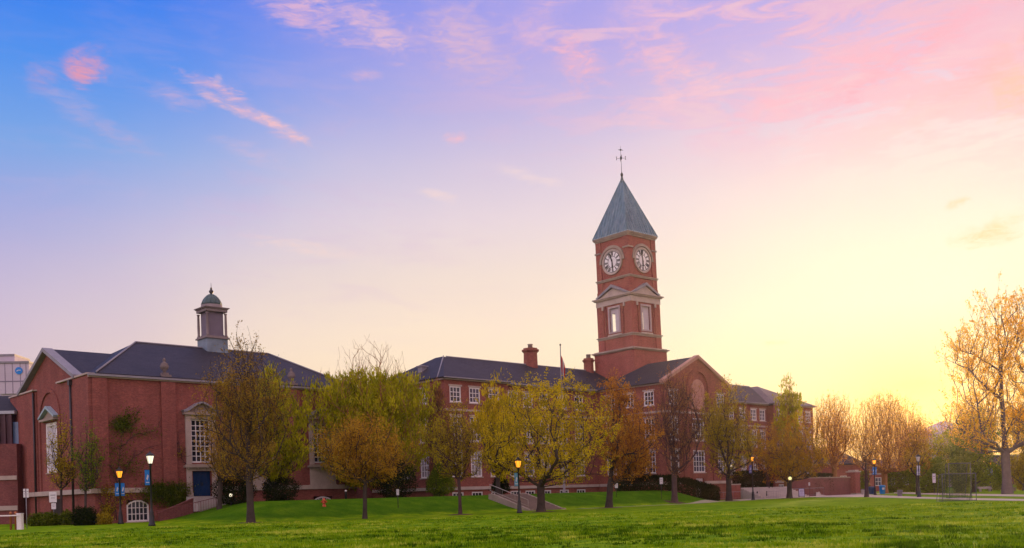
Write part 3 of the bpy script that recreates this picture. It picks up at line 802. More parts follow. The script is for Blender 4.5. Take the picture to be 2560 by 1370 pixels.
def sheet(name, pts, mat, dz=0.02, kind='structure', sub=14):
    """a thin paved sheet lying on the ground: strip between two edge lines of equal point count"""
    lo, hi = pts; vs = []; fs = []
    L = []
    for a, b in ((lo, hi),):
        for i in range(len(a)-1):
            for k in range(sub):
                s = k/sub; L.append((a[i].lerp(a[i+1], s), b[i].lerp(b[i+1], s)))
        L.append((a[-1], b[-1]))
    m = 4
    for p, q in L:
        for j in range(m+1):
            r = p.lerp(q, j/m); vs.append((r.x, r.y, hz(r.x, r.y) + dz))
    for i in range(len(L)-1):
        for j in range(m): fs.append((i*(m+1)+j, (i+1)*(m+1)+j, (i+1)*(m+1)+j+1, i*(m+1)+j+1))
    mb = MB(); mb.add(vs, fs); return tag(mb.build(name, mat), kind=kind)

gp = ground_pt
PAVE = mottled('pale_paving', (0.43,0.36,0.34), 0.14, 0.4, 0.85)
PAVE2 = mottled('worn_path', (0.3,0.28,0.2), 0.25, 0.6, 0.9)
MULCH = mottled('mulch_chips', (0.07,0.038,0.02), 0.45, 3.0, 0.95)
sheet('path', ([tw(104,69.0), tw(126,69.8), tw(150,70.5)], [tw(104,73.0), tw(126,77.1), tw(150,77.3)]), PAVE)
sheet('path', ([gp(2040,1243.5), gp(2160,1243), gp(2300,1247), gp(2430,1250.5), gp(2640,1255)], [gp(2040,1239.5), gp(2160,1237), gp(2300,1242.5), gp(2430,1246), gp(2640,1250)]), PAVE, 0.028)
sheet('path', ([gp(2235,1234), gp(2300,1236.2), gp(2400,1239), gp(2660,1244)], [gp(2235,1230.5), gp(2300,1232), gp(2400,1234.6), gp(2660,1239)]), PAVE, 0.032)
sheet('path', ([tw(66,61.6), tw(84,62.3), tw(104.2,66.9)], [tw(66,62.7), tw(84,63.4), tw(104.2,70.2)]), PAVE2, 0.014)

# grass blades standing in the near part of the lawn
def vnoise(x, y, cell, seed):
    g = np.random.default_rng(seed).random((256, 256)); x = x/cell+1000.3; y = y/cell+1000.7
    i = np.floor(x).astype(int); j = np.floor(y).astype(int); u = x-i; v = y-j; u = u*u*(3-2*u); v = v*v*(3-2*v)
    q = lambda a, b: g[a % 256, b % 256]
    return (q(i,j)*(1-u)+q(i+1,j)*u)*(1-v) + (q(i,j+1)*(1-u)+q(i+1,j+1)*u)*v
def build_grass():
    rng = np.random.default_rng(11)
    n = 62000
    y = 19 + 50*rng.random(n)**1.55; x = (rng.random(n)*2-1)*(y*0.56+1.5)
    t, w = to_tw(x, y)
    cl = 2.2*(1.1*vnoise(x,y,3.2,1)+0.8*vnoise(x,y,1.1,2)+0.5*vnoise(x,y,0.45,3)-1.2)
    keep = (w < 62) & (rng.random(n) < 0.45+0.22*cl)
    x, y, cl = x[keep], y[keep], cl[keep]; n = len(x); z = height(x, y)
    B = 6; ang = rng.random((n,B))*6.283; ln = (0.05+0.055*rng.random((n,B)))*(1+0.25*np.clip(cl,-1,2))[:,None]
    ox = x[:,None]+rng.normal(0,0.05,(n,B)); oy = y[:,None]+rng.normal(0,0.05,(n,B)); oz = np.repeat(z[:,None],B,1)-0.01
    wd = 0.012+0.01*rng.random((n,B)); le = 0.6*ln*rng.random((n,B))
    a = np.stack([ox-wd*np.cos(ang), oy-wd*np.sin(ang), oz], -1); b = np.stack([ox+wd*np.cos(ang), oy+wd*np.sin(ang), oz], -1)
    c = np.stack([ox-le*np.sin(ang), oy+le*np.cos(ang), oz+ln], -1)
    co = np.stack([a,b,c], 2).reshape(-1,3); f = np.arange(len(co)).reshape(-1,3)
    rv = np.clip(np.repeat(0.43+0.1*cl+0.75*(vnoise(x,y,2.4,7)-0.5)+0.8*(vnoise(x,y,0.7,8)-0.5),B)+rng.normal(0,0.12,n*B), 0, 1)
    # taller tufts here and there, their shading put into the dark colour
    K = 800; ty = 19+24*rng.random(K)**1.2; tx = (rng.random(K)*2-1)*(ty*0.56+1); on = vnoise(tx,ty,6.0,21)+0.3*rng.random(K) > 0.62; tx, ty = tx[on], ty[on]; K = len(tx); J = 46
    px_ = tx[:,None]+rng.normal(0,1,(K,J))*(0.08+0.16*rng.random(K))[:,None]; py_ = ty[:,None]+rng.normal(0,0.09,(K,J)); pz_ = height(px_, py_)-0.01
    an = rng.random((K,J))*6.283; lh = 0.07+0.09*rng.random((K,J)); wd = 0.012; le = 0.5*lh*rng.random((K,J))
    a2 = np.stack([px_-wd*np.cos(an), py_-wd*np.sin(an), pz_],-1); b2 = np.stack([px_+wd*np.cos(an), py_+wd*np.sin(an), pz_],-1); c2 = np.stack([px_-le*np.sin(an), py_+le*np.cos(an), pz_+lh],-1)
    co = np.concatenate([co, np.stack([a2,b2,c2],2).reshape(-1,3)]); f = np.arange(len(co)).reshape(-1,3); rv = np.concatenate([rv, np.clip(rng.normal(0.0,0.1,K*J),0,1)])
    me = raw_mesh('grass', co, f, rv)
    m = leaf_mat('grass_blade', [(0.03,0.085,0.004),(0.14,0.28,0.005),(0.25,0.38,0.008),(0.5,0.55,0.08)], 0.3)
    tag(link('grass', me, m), 'short spring grass with paler tufts across the front of the lawn', 'grass', kind='stuff')
build_grass()

# ================================================================== TREES
def prof(points):
    xs, ys = zip(*points); return lambda t: np.interp(t, xs, ys)
EGG = prof([(0,0.25),(0.12,0.62),(0.35,0.97),(0.5,1.0),(0.7,0.8),(0.88,0.45),(1,0.06)])
ROUND = prof([(0,0.35),(0.15,0.78),(0.4,1.0),(0.65,0.97),(0.85,0.68),(1,0.15)])
VASE = prof([(0,0.2),(0.2,0.55),(0.5,0.92),(0.7,1.0),(0.88,0.72),(1,0.2)])
COLUMN = prof([(0,0.45),(0.15,0.85),(0.4,1.0),(0.7,0.85),(0.9,0.45),(1,0.08)])
POPLAR = prof([(0,0.55),(0.2,0.9),(0.4,1.0),(0.6,0.8),(0.8,0.5),(1,0.1)])
SPREAD = prof([(0,0.3),(0.1,0.75),(0.28,1.0),(0.55,0.95),(0.75,0.8),(0.9,0.5),(1,0.15)])

LIME_SHAPE = prof([(0,0.35),(0.15,0.75),(0.4,1.0),(0.7,1.0),(0.77,0.85),(0.8,0.52),(0.9,0.46),(1,0.2)])
def grow(rng, H, z0, env, rmax, tips, off=(0,0), fork=0.8, up=0.9, limbs=14, lean=(0,0), fill=0.62, topbias=1.0, clump=0.2, loose=0.3, shoots=0.35):
    """branch skeleton: nodes, parents and chains reaching targets spread through the crown"""
    P = [np.zeros(3)]; par = [-1]; chains = []
    nt = 12; hf = z0 + (H-z0)*fork; prev = 0; ch = [0]
    wob = rng.normal(0, 0.012*H, (nt+1, 2)); wob = np.cumsum(wob, 0)*np.linspace(0, 1, nt+1)[:,None]*0.35
    for i in range(1, nt+1):
        s = i/nt
        P.append(np.array([lean[0]*s+wob[i,0]+off[0]*s*fork, lean[1]*s+wob[i,1]+off[1]*s*fork, hf*s])); par.append(prev); prev = len(P)-1; ch.append(prev)
    chains.append(ch)
    ph = rng.random(6)*6.283
    def lump(a, t): return 0.86 + 0.13*math.sin(2*a+ph[0]+3*t) + 0.11*math.sin(3*a+ph[1]-7*t) + 0.1*math.sin(9*t+ph[2]+a)
    def sample(n, shell):
        out = []
        while len(out) < n:
            t = rng.random()
            if rng.random() > env(t)**1.3*topbias + 0.06: continue
            a = rng.random()*6.283; r = env(t)*rmax*lump(a, t)*(rng.random()**shell)*(0.9+0.22*rng.random())
            out.append((off[0]+r*math.cos(a), off[1]+r*math.sin(a), z0+(H-z0)*t))
        return out
    L = sample(limbs, 0.22); T = list(L); ax = np.array([off[0], off[1]])
    z_f = z0*0.9 + (hf-z0*0.9)*0.25; wl = rng.gamma(2.2, 1.0, len(L)); wl /= wl.sum()
    sig = rmax*clump; guard = 0
    while len(T) < limbs + tips and guard < tips*40:
        guard += 1
        q = np.array(L[rng.choice(len(L), p=wl)]) if rng.random() > loose else np.array(sample(1, fill)[0])
        root_ = np.array([ax[0], ax[1], min(q[2]*0.75, z_f + 0.35*max(0, q[2]-z_f))])
        s_ = 0.5+0.55*rng.random()**0.8; c_ = root_*(1-s_)+q*s_
        p = c_ + rng.normal(0, 1, 3)*np.array([sig, sig, sig*1.25])
        t = (p[2]-z0)/(H-z0)
        if t < 0 or t > 1.03: continue
        r = math.hypot(p[0]-ax[0], p[1]-ax[1])
        if r > env(min(t, 1))*rmax*1.12+0.15: continue
        T.append(tuple(p))
    A = np.zeros((len(T)*10+50, 3)); A[:len(P)] = P; D = np.zeros_like(A); D[:,2] = 1
    for k, q in enumerate(T):
        q = np.array(q); n = len(P); d = q - A[:n]; L = np.sqrt((d**2).sum(1)) + 1e-6
        cosv = d[:,2]/L
        al = (d*D[:n]).sum(1)/L
        cost = L*(1 + up*(1-cosv)) + 1.1*L*(1-al)
        cost[A[:n,2] < z0*0.8] += 50
        cost[A[:n,2] > q[2]-0.02*H*0] += 30
        j = int(np.argmin(cost)); p = A[j]; dv = q-p; l = L[j]
        if l < 0.12: continue
        ns = int(np.clip(round(l/0.55), 2, 7)); ch = [j]
        mid = p + dv*0.5 + np.array([dv[0]*0.13, dv[1]*0.13, -abs(l)*0.07 if cosv[j] < 0.85 else 0]) + D[j]*l*0.1 + rng.normal(0, 0.035*l, 3)
        for i in range(1, ns+1):
            s = i/ns; x = p*(1-s)**2 + 2*mid*s*(1-s) + q*s*s + (rng.normal(0, 0.012*l, 3) if i < ns else 0)
            P.append(x); par.append(ch[-1]); ch.append(len(P)-1)
            A[len(P)-1] = x; dd = x - A[ch[-2]]; D[len(P)-1] = dd/(np.linalg.norm(dd)+1e-9)
        if rng.random() < shoots and l > 0.3:                        # whippy shoot standing up past the twig
            k_ = 0.35+0.75*rng.random(); e = rng.normal(0, 0.12, 2)
            for i in (1, 2):
                x = q + np.array([e[0]*i*k_ + 0.12*dv[0]/l*i, e[1]*i*k_ + 0.12*dv[1]/l*i, 0.5*k_*i]); P.append(x); par.append(ch[-1]); ch.append(len(P)-1); A[len(P)-1] = x; D[len(P)-1] = (0,0,1)
        chains.append(ch)
    n = len(P); cnt = np.zeros(n)
    for c in chains: cnt[c[-1]] += 1
    for i in range(n-1, 0, -1): cnt[par[i]] += cnt[i]
    return np.array(P), chains, np.maximum(cnt, 1)

def wood_mesh(name, P, chains, rad, base_r):
    V = []; Q = []; b = 0
    for ci, c in enumerate(chains):
        pts = P[c]; r = rad[c].copy()
        if ci: r[0] = min(r[0], r[1]*1.15)
        seg = 9 if ci == 0 else (6 if r.max() > 0.06 else (4 if r.max() > 0.02 else 3))
        d = np.gradient(pts, axis=0); d /= np.linalg.norm(d, axis=1)[:,None]+1e-9
        ref = np.array([0,0,1.0]) if abs(d[:,2]).mean() < 0.9 else np.array([1.0,0,0])
        u = np.cross(d, ref); u /= np.linalg.norm(u, axis=1)[:,None]+1e-9; w = np.cross(d, u)
        a = np.arange(seg)*2*math.pi/seg
        ringv = pts[:,None,:] + r[:,None,None]*(np.cos(a)[None,:,None]*u[:,None,:] + np.sin(a)[None,:,None]*w[:,None,:])
        V.append(ringv.reshape(-1,3)); m = len(c)
        i, k = np.meshgrid(np.arange(m-1), np.arange(seg), indexing='ij'); k2 = (k+1) % seg
        Q.append((b + np.stack([i*seg+k, i*seg+k2, (i+1)*seg+k2, (i+1)*seg+k], -1)).reshape(-1,4)); b += m*seg
    me = raw_mesh(name, np.concatenate(V), np.concatenate(Q)); me.polygons.foreach_set('use_smooth', np.ones(len(me.polygons), bool)); return me

def leaf_quads(rng, C, size, flat=0.0, streak=0.0, D=None):
    n = len(C); a = rng.normal(0,1,(n,3))
    if streak:                                                   # young shoots: long narrow leaves pointing along the twig and up
        D = D/(np.linalg.norm(D,axis=1)[:,None]+1e-9); a = a*0.35+D+np.array([0,0,0.6]); size = size*(1+1.6*streak)
    a /= np.linalg.norm(a,axis=1)[:,None]+1e-9
    if flat: a[:,2] *= (1-flat); a /= np.linalg.norm(a,axis=1)[:,None]+1e-9
    h = rng.normal(0,1,(n,3)); b = np.cross(a,h); b /= np.linalg.norm(b,axis=1)[:,None]+1e-9
    s = size*(0.6+0.8*rng.random(n))[:,None]; wr = 0.3/(1+1.6*streak)
    co = np.stack([C-a*s*0.5, C+b*s*wr-a*s*0.05, C+a*s*0.5, C-b*s*wr-a*s*0.05], 1).reshape(-1,3)
    return co, np.arange(n*4).reshape(-1,4)

def tree(name, label, base, H, z0, env, rmax, lmat, seed, tips=500, leaves=9000, lsize=0.13, bark=None, r0=0.2, off=(0,0), fork=0.8, up=0.9,
         limbs=14, spread=0.15, fill=0.62, group=None, lean=(0,0), twig=0.0095, topsparse=0.0, topbias=1.0, along=0.25, cat='tree', power=0.48, dense=1.65, streak=0.0, clump=0.2, loose=0.3, shoots=0.35):
    rng = np.random.default_rng(seed); leaves = int(leaves*dense); tips = int(tips*1.5); rmax *= 1.12; up += 0.35; limbs = int(limbs*1.3)
    root = thing(name, label, cat, base, (0,0,0), group)
    P, chains, cnt = grow(rng, H, z0, env, rmax, tips, off, fork, up, limbs, lean, fill, topbias, clump, loose, shoots)
    rad = twig*cnt**power; k = r0/rad[0]
    rad = np.where(cnt > 3, rad*(1+(k-1)*np.clip((np.log(cnt)-1.1)/(np.log(cnt[0])-1.1), 0, 1)), rad)
    tr = chains[0]; P[0][2] = -0.15
    rad[0] *= 1.5; rad[1] *= 1.08
    link('trunk', wood_mesh('trunk', P, chains, rad, r0), bark or BARK, root)
    nch = len(chains)-1
    if leaves:
        per = rng.poisson(leaves/nch*1.3*np.minimum(rng.gamma(1.1, 0.9, nch), 3.0)); cs = []; ds = []; rs = []
        dens = np.ones(nch)
        for c, m in zip(chains[1:], per):
            tip = P[c[-1]]
            if topsparse and tip[2] > H*(1-0.22): m = int(m*(1-topsparse))
            if m == 0: continue
            s = along + (1-along)*rng.random(m)**0.7; f = s*(len(c)-1); i = np.minimum(f.astype(int), len(c)-2); e = (f-i)[:,None]
            q = P[c]; pos = q[i]*(1-e)+q[i+1]*e
            sg = spread*(0.5+rng.random())
            cs.append(pos + rng.normal(0, sg, (m,3))*np.array([1,1,0.9])); ds.append(np.repeat([P[c[-1]]-P[c[-2]]], m, 0)); rs.append(np.clip(rng.random()*0.55+rng.random(m)*0.45, 0, 1))
        C = np.concatenate(cs); Dv = np.concatenate(ds); k = C[:,2] > 0.3; C = C[k]; Dv = Dv[k]; rv = np.concatenate(rs)[k]
        co, f = leaf_quads(rng, C, lsize, streak=streak, D=Dv)
        link('crown', raw_mesh('crown', co, f, rv), lmat, root)
    return root

# leaf colours (spring buds and young leaves)
L_OLIVE = leaf_mat('leaf_olive', [(0.13,0.1,0.02),(0.27,0.21,0.024),(0.46,0.36,0.03),(0.52,0.46,0.04)], 0.5)
L_BRONZE = leaf_mat('leaf_bronze', [(0.18,0.105,0.028),(0.35,0.21,0.03),(0.54,0.33,0.036),(0.52,0.42,0.045)], 0.5)
L_GOLD = leaf_mat('leaf_gold', [(0.22,0.2,0.012),(0.44,0.37,0.014),(0.64,0.51,0.02),(0.72,0.6,0.04)], 0.5)
L_LIME = leaf_mat('leaf_lime', [(0.13,0.16,0.008),(0.27,0.29,0.01),(0.44,0.44,0.014),(0.56,0.52,0.03)], 0.5)
L_BROWN = leaf_mat('leaf_brown_olive', [(0.12,0.08,0.028),(0.22,0.145,0.032),(0.35,0.23,0.036),(0.42,0.33,0.042)], 0.5)
L_AMBER = leaf_mat('leaf_amber', [(0.6,0.34,0.045),(0.76,0.47,0.055),(0.88,0.6,0.07),(0.85,0.66,0.12)], 0.65)
L_RUST = leaf_mat('leaf_rust', [(0.22,0.095,0.032),(0.4,0.18,0.036),(0.56,0.28,0.042),(0.52,0.35,0.05)], 0.5)
L_PLUM = leaf_mat('leaf_plum', [(0.13,0.065,0.045),(0.22,0.11,0.065),(0.32,0.16,0.07),(0.34,0.22,0.08)], 0.5)
BARK_W = mottled('warm_twig_bark', (0.3,0.14,0.055), 0.35, 2.0, 0.9, 0.15, 0, None, 14.0)
L_ORANGE = leaf_mat('leaf_orange_bud', [(0.55,0.25,0.035),(0.74,0.38,0.045),(0.88,0.52,0.06),(0.85,0.6,0.1)], 0.65)
L_GREEN = leaf_mat('leaf_green', [(0.05,0.09,0.01),(0.11,0.18,0.013),(0.19,0.28,0.018),(0.28,0.35,0.03)], 0.5)
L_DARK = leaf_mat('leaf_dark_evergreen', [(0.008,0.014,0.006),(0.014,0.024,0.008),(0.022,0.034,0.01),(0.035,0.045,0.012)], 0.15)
L_IVY = leaf_mat('leaf_ivy', [(0.035,0.06,0.008),(0.07,0.11,0.01),(0.11,0.15,0.014),(0.16,0.18,0.02)], 0.3)

def T(label, px, Y, left, right, top, bot, env, mat, seed, py=None, name='budding_tree', group='trees along the lawn', **kw):
    """tree from its place and outline as measured: foot at px (distance Y), crown between left/right, top/bot"""
    if py is not None: Y = gy(px, py, 0)
    g = pt(px, 1260, Y); z = hz(g.x, g.y)
    H = pt(px, top, Y).z - z; z0 = max(0.5, pt(px, bot, Y).z - z)
    r = (right-left)/2/F*Y; o = pt((left+right)/2, (top+bot)/2, Y).x - g.x
    return tree(name, label, (g.x, g.y, z), H, z0, env, r, mat, seed, off=(kw.pop('ox', o), 0), group=group, **kw)

G1 = 'trees along the edge of the lawn'; G2 = 'trees close to the brick buildings'; G3 = 'trees beyond the path at the right'
def build_trees():
    # in front, on the lawn
    T('brown-olive tree on the lawn right of the blue door, tall bare twigs on top', 626, 0, 500, 722, 822, 1205, EGG, L_BROWN, 1, dense=1.35, py=1308, r0=0.24, tips=950, leaves=15500, lsize=0.115, up=1.3, fork=0.85, topsparse=0.6, group=G1, spread=0.2)
    T('small rounded bronze-leaved tree on the lawn before the large lime tree', 911, 0, 812, 1018, 1035, 1205, ROUND, L_BRONZE, 2, py=1297, name='small_tree', r0=0.16, tips=650, leaves=11500, lsize=0.125, up=0.7, fork=0.7, group=G1, spread=0.2)
    T('slim dark-stemmed olive tree left of the orange lamp at the stone steps', 1150, 0, 1062, 1222, 995, 1200, EGG, L_OLIVE, 3, py=1287, r0=0.13, tips=480, leaves=6800, lsize=0.12, up=0.9, fork=0.85, bark=BARK_P, group=G1)
    T('wide golden many-stemmed tree on the lawn beside the stone steps', 1352, 0, 1205, 1535, 940, 1212, SPREAD, L_GOLD, 4, py=1280, name='golden_tree', r0=0.33, tips=900, leaves=13500, lsize=0.145, up=0.5, fork=0.3, limbs=18, group=G1, fill=0.5)
    T('rusty-orange tree with a low dark fork, on the lawn below the clock tower', 1522, 0, 1470, 1636, 915, 1205, EGG, L_RUST, 5, py=1270, name='rust_tree', r0=0.3, tips=850, leaves=12500, lsize=0.14, up=1.0, fork=0.55, limbs=18, group=G1)
    T('nearly bare plum-brown tree with open upright limbs before the brick gable', 1687, 0, 1612, 1762, 925, 1190, VASE, L_PLUM, 6, py=1260, name='bare_tree', r0=0.3, tips=1100, leaves=6000, lsize=0.12, up=1.6, fork=0.8, bark=BARK_P, group=G1, twig=0.01)
    T('olive and amber tree on the lawn left of the orange lamp near the ramp', 1823, 0, 1738, 1905, 945, 1195, EGG, L_OLIVE, 7, py=1253, r0=0.32, tips=850, leaves=11500, lsize=0.15, up=1.2, fork=0.7, limbs=20, group=G1)
    T('rounded amber-olive tree in front of the low retaining wall, left of the sandwich board', 1974, 0, 1905, 2062, 1035, 1200, ROUND, L_BRONZE, 8, py=1246, r0=0.32, tips=750, leaves=11000, lsize=0.17, up=1.0, fork=0.7, limbs=18, group=G1)
    T('thin dark sapling beside the pale path, left of the blue bins', 2167, 0, 2145, 2190, 1105, 1205, COLUMN, L_PLUM, 9, py=1243, name='sapling', r0=0.22, tips=90, leaves=200, lsize=0.14, up=1.0, fork=0.95, limbs=8, group=G1, bark=BARK_P)
    # behind, near the buildings
    T('upright yellow-green tree against the hall, right behind the brown-olive tree', 690, 86, 600, 778, 905, 1200, EGG, L_LIME, 21, r0=0.22, tips=650, leaves=10500, lsize=0.13, up=1.4, fork=0.8, group=G2, streak=0.8)
    T('brown twiggy tree against the hall beside the blue door', 548, 82, 500, 640, 985, 1200, EGG, L_BRONZE, 22, r0=0.18, tips=520, leaves=4200, lsize=0.12, up=1.2, fork=0.6, group=G2)
    T('largest lime-green tree between the two buildings, bare twigs above its dense crown', 985, 98, 802, 1072, 850, 1215, LIME_SHAPE, L_LIME, 23, name='lime_tree', r0=0.4, tips=2200, leaves=30000, lsize=0.16, up=1.5, fork=0.5, limbs=26, group=G2, topsparse=0.985, bark=BARK_W, twig=0.011, ox=-1.9, dense=1.9, clump=0.3, loose=0.6, spread=0.25, streak=0.8)
    T('narrow purple-brown tree in front of the school wall, left of the slim olive tree', 1096, 103, 1056, 1134, 935, 1205, COLUMN, L_PLUM, 24, name='narrow_tree', r0=0.2, tips=480, leaves=3800, lsize=0.13, up=1.8, fork=0.9, bark=BARK_P, group=G2, streak=0.8, dense=2.4)
    T('tall yellow tree behind the orange lamp, left of the wide golden tree', 1246, 97, 1186, 1302, 932, 1190, EGG, L_GOLD, 25, r0=0.22, tips=620, leaves=9500, lsize=0.14, up=1.3, fork=0.85, group=G2, streak=0.8)
    T('dusky rust tree behind the clock tower side of the steps, against the pavilion wall', 1592, 112, 1530, 1668, 965, 1195, EGG, L_RUST, 26, r0=0.25, tips=500, leaves=5200, lsize=0.15, up=1.1, fork=0.7, group=G2, bark=BARK_P)
    T('reddish thin-leaved tree against the right end of the school, left of the poplar', 1921, 140, 1868, 1962, 1045, 1205, ROUND, L_RUST, 27, r0=0.25, tips=450, leaves=3600, lsize=0.17, up=0.9, fork=0.6, group=G2, bark=BARK_P)
    T('columnar poplar, green below with bare orange tips, by the right end of the school', 1968, 146, 1934, 2006, 920, 1120, POPLAR, L_LIME, 28, name='poplar_tree', r0=0.3, tips=420, leaves=4200, lsize=0.2, up=2.2, fork=0.95, limbs=10, group=G2, topsparse=0.8, bark=BARK_W, streak=0.8)
    # far right
    T('bare orange-tipped tree just right of the school end', 2088, 158, 2018, 2146, 982, 1175, VASE, L_ORANGE, 31, name='bare_tree', r0=0.42, tips=1700, leaves=5500, lsize=0.15, up=2.2, fork=0.6, limbs=18, group=G3, bark=BARK_W, twig=0.01, shoots=0.9, loose=0.5)
    T('broad round-headed bare tree glowing orange before the low brick house', 2212, 165, 2115, 2308, 985, 1180, ROUND, L_ORANGE, 32, name='bare_tree', r0=0.5, tips=3600, leaves=9500, lsize=0.15, up=2.4, fork=0.5, limbs=24, group=G3, bark=BARK_W, twig=0.01, fill=0.45, shoots=0.9, loose=0.5)
    T('slender bronze tree with a thin dark stem behind the unlit lamp', 2293, 128, 2255, 2330, 1040, 1190, EGG, L_BRONZE, 33, name='small_tree', r0=0.14, tips=320, leaves=2600, lsize=0.15, up=1.2, fork=0.9, group=G3)
    T('tall grey-trunked old tree at the far right with sparse orange leaves and spreading limbs', 2519, 0, 2352, 2660, 705, 1130, prof([(0,0.35),(0.15,0.95),(0.35,0.95),(0.55,0.8),(0.75,0.72),(0.9,0.4),(1,0.12)]), L_AMBER, 41, py=1235, name='old_tree', r0=0.47, tips=1500, leaves=18000, lsize=0.17, up=0.9, fork=0.72, limbs=16, group=G3, bark=BARK_G, twig=0.012, fill=0.42, spread=0.16, clump=0.15, loose=0.12, shoots=0.5)
    T('green-leaved tree standing left of the old grey trunk', 2435, 135, 2375, 2500, 1010, 1215, ROUND, L_GREEN, 42, name='green_tree', r0=0.25, tips=750, leaves=12500, lsize=0.2, up=0.8, fork=0.6, group=G3, spread=0.3)
    T('olive-green bushy tree between the unlit lamp and the goal frames', 2352, 150, 2310, 2412, 1058, 1215, ROUND, L_LIME, 43, name='green_tree', r0=0.22, tips=520, leaves=6500, lsize=0.2, up=0.8, fork=0.6, group=G3, spread=0.3)
    T('green and bronze tree cut by the right edge, behind the old trunk', 2562, 140, 2505, 2640, 985, 1215, ROUND, L_OLIVE, 44, name='green_tree', r0=0.25, tips=700, leaves=9500, lsize=0.2, up=0.8, fork=0.6, group=G3, spread=0.3)
    T('hazy orange-brown tree far behind the goal frames', 2400, 185, 2345, 2470, 985, 1190, ROUND, L_ORANGE, 45, name='bare_tree', r0=0.4, tips=1300, leaves=5000, lsize=0.2, up=1.8, fork=0.6, group=G3, bark=BARK_W, twig=0.012)
    T('rust-coloured tree far behind the low brick house, right of the round-headed tree', 2285, 190, 2240, 2330, 1020, 1190, ROUND, L_ORANGE, 46, name='bare_tree', r0=0.35, tips=1300, leaves=5000, lsize=0.2, up=1.8, fork=0.6, group=G3, bark=BARK_W, twig=0.012)
    # against the hall's gable side
    T('slim green creeper-hung tree before the hall gable, left of its drainpipe', 152, 82, 124, 190, 1030, 1215, COLUMN, L_OLIVE, 51, dense=1.1, name='slim_tree', r0=0.1, tips=300, leaves=2600, lsize=0.13, up=1.2, fork=0.9, group='slim trees beside the hall gable')
    T('slim brown-green tree at the hall corner, right of its drainpipe', 212, 80, 185, 252, 1040, 1225, COLUMN, L_GREEN, 52, dense=1.0, name='slim_tree', r0=0.1, tips=320, leaves=2500, lsize=0.12, up=1.2, fork=0.9, group='slim trees beside the hall gable')
build_trees()

def mulch():
    for px, py, r in ((1150,1287,1.1),(1522,1270,1.3),(1352,1280,1.2),(1687,1260,1.2),(1823,1253,1.3),(626,1308,0.8),(1974,1246,1.2)):
        g = ground_pt(px, py); rng = np.random.default_rng(px); mb = MB(); K = 20
        rr = [r*(0.75+0.4*rng.random()) for _ in range(K)]
        vs = [(g.x, g.y, hz(g.x,g.y)+0.09)]
        for f, dz in ((0.6,0.06),(1.0,0.004)):
            for k in range(K):
                a = 6.2832*k/K; x = g.x+rr[k]*f*math.cos(a); y = g.y+rr[k]*f*math.sin(a); vs.append((x, y, hz(x,y)+dz))
        fs = [(0, 1+k, 1+(k+1)%K) for k in range(K)] + [(1+k, 1+K+k, 1+K+(k+1)%K, 1+(k+1)%K) for k in range(K)]
        mb.add(vs, fs, True); tag(mb.build('mulch', MULCH), kind='structure')
mulch()

def shrub(name, label, base, rx, ry, h, mat, seed, n=4500, ls=0.12, shape='ball', group=None, rot=0.0, slope=0.0, cat='shrub'):
    rng = np.random.default_rng(seed); n = int(n*1.7)
    root = thing(name, label, cat, base, (0,0,rot), group)
    u = rng.random((n,3))
    if shape == 'box':
        C = np.stack([(u[:,0]*2-1)*rx, (u[:,1]*2-1)*ry, u[:,2]*h], -1)
        # crowd towards the clipped outer faces
        k = rng.integers(0,3,n); m = rng.random(n) < 0.7
        C[m&(k==0),1] = -ry; C[m&(k==1),2] = h; s = np.sign(u[:,0]-0.5); C[m&(k==2),0] = (s*rx)[m&(k==2)]
        C[:,2] *= 1 + slope*C[:,0]/rx
    else:
        a = rng.normal(0,1,(n,3)); a /= np.linalg.norm(a,axis=1)[:,None]; r = rng.random(n)**0.22
        lump = 1+0.12*np.sin(a[:,0]*5+seed)+0.1*np.sin(a[:,2]*6+a[:,1]*4+seed*2)
        C = a*(r*lump)[:,None]
        if shape == 'cone':
            zz = (C[:,2]+1)/2; kk = np.clip(1.35-1.05*zz, 0.12, 1.2)*np.clip(zz*6, 0.5, 1); C = np.stack([C[:,0]*kk*rx, C[:,1]*kk*ry, zz*h], -1)
        else: C = np.stack([C[:,0]*rx, C[:,1]*ry, np.clip((C[:,2]+0.75)/1.75, 0, 2)*h], -1)
    C += rng.normal(0, 0.09, C.shape); C[:,2] = np.abs(C[:,2])
    co, f = leaf_quads(rng, C, ls); link('foliage', raw_mesh('foliage', co, f, rng.random(n)), mat, root)
    st = MB()
    for i in range(7 if shape != 'box' else 14):
        a = rng.random()*6.28; q = rng.random()
        if shape == 'box':
            x = (rng.random()*2-1)*rx*0.9; y = (rng.random()*2-1)*ry*0.6; hh = h*(1+slope*x/rx)*0.85
            st.tube([(x,y,-0.1),(x+0.05,y,hh*0.5),(x+0.1,y+0.05,hh)], [0.03,0.02,0.008], 5)
        else: st.tube([(0.1*math.cos(a),0.1*math.sin(a),-0.1),(rx*0.25*math.cos(a),ry*0.25*math.sin(a),h*0.4),(rx*0.5*q*math.cos(a),ry*0.5*q*math.sin(a),h*0.8)], [0.035,0.025,0.008], 5)
    st.build('stems', BARK, root)
    return root

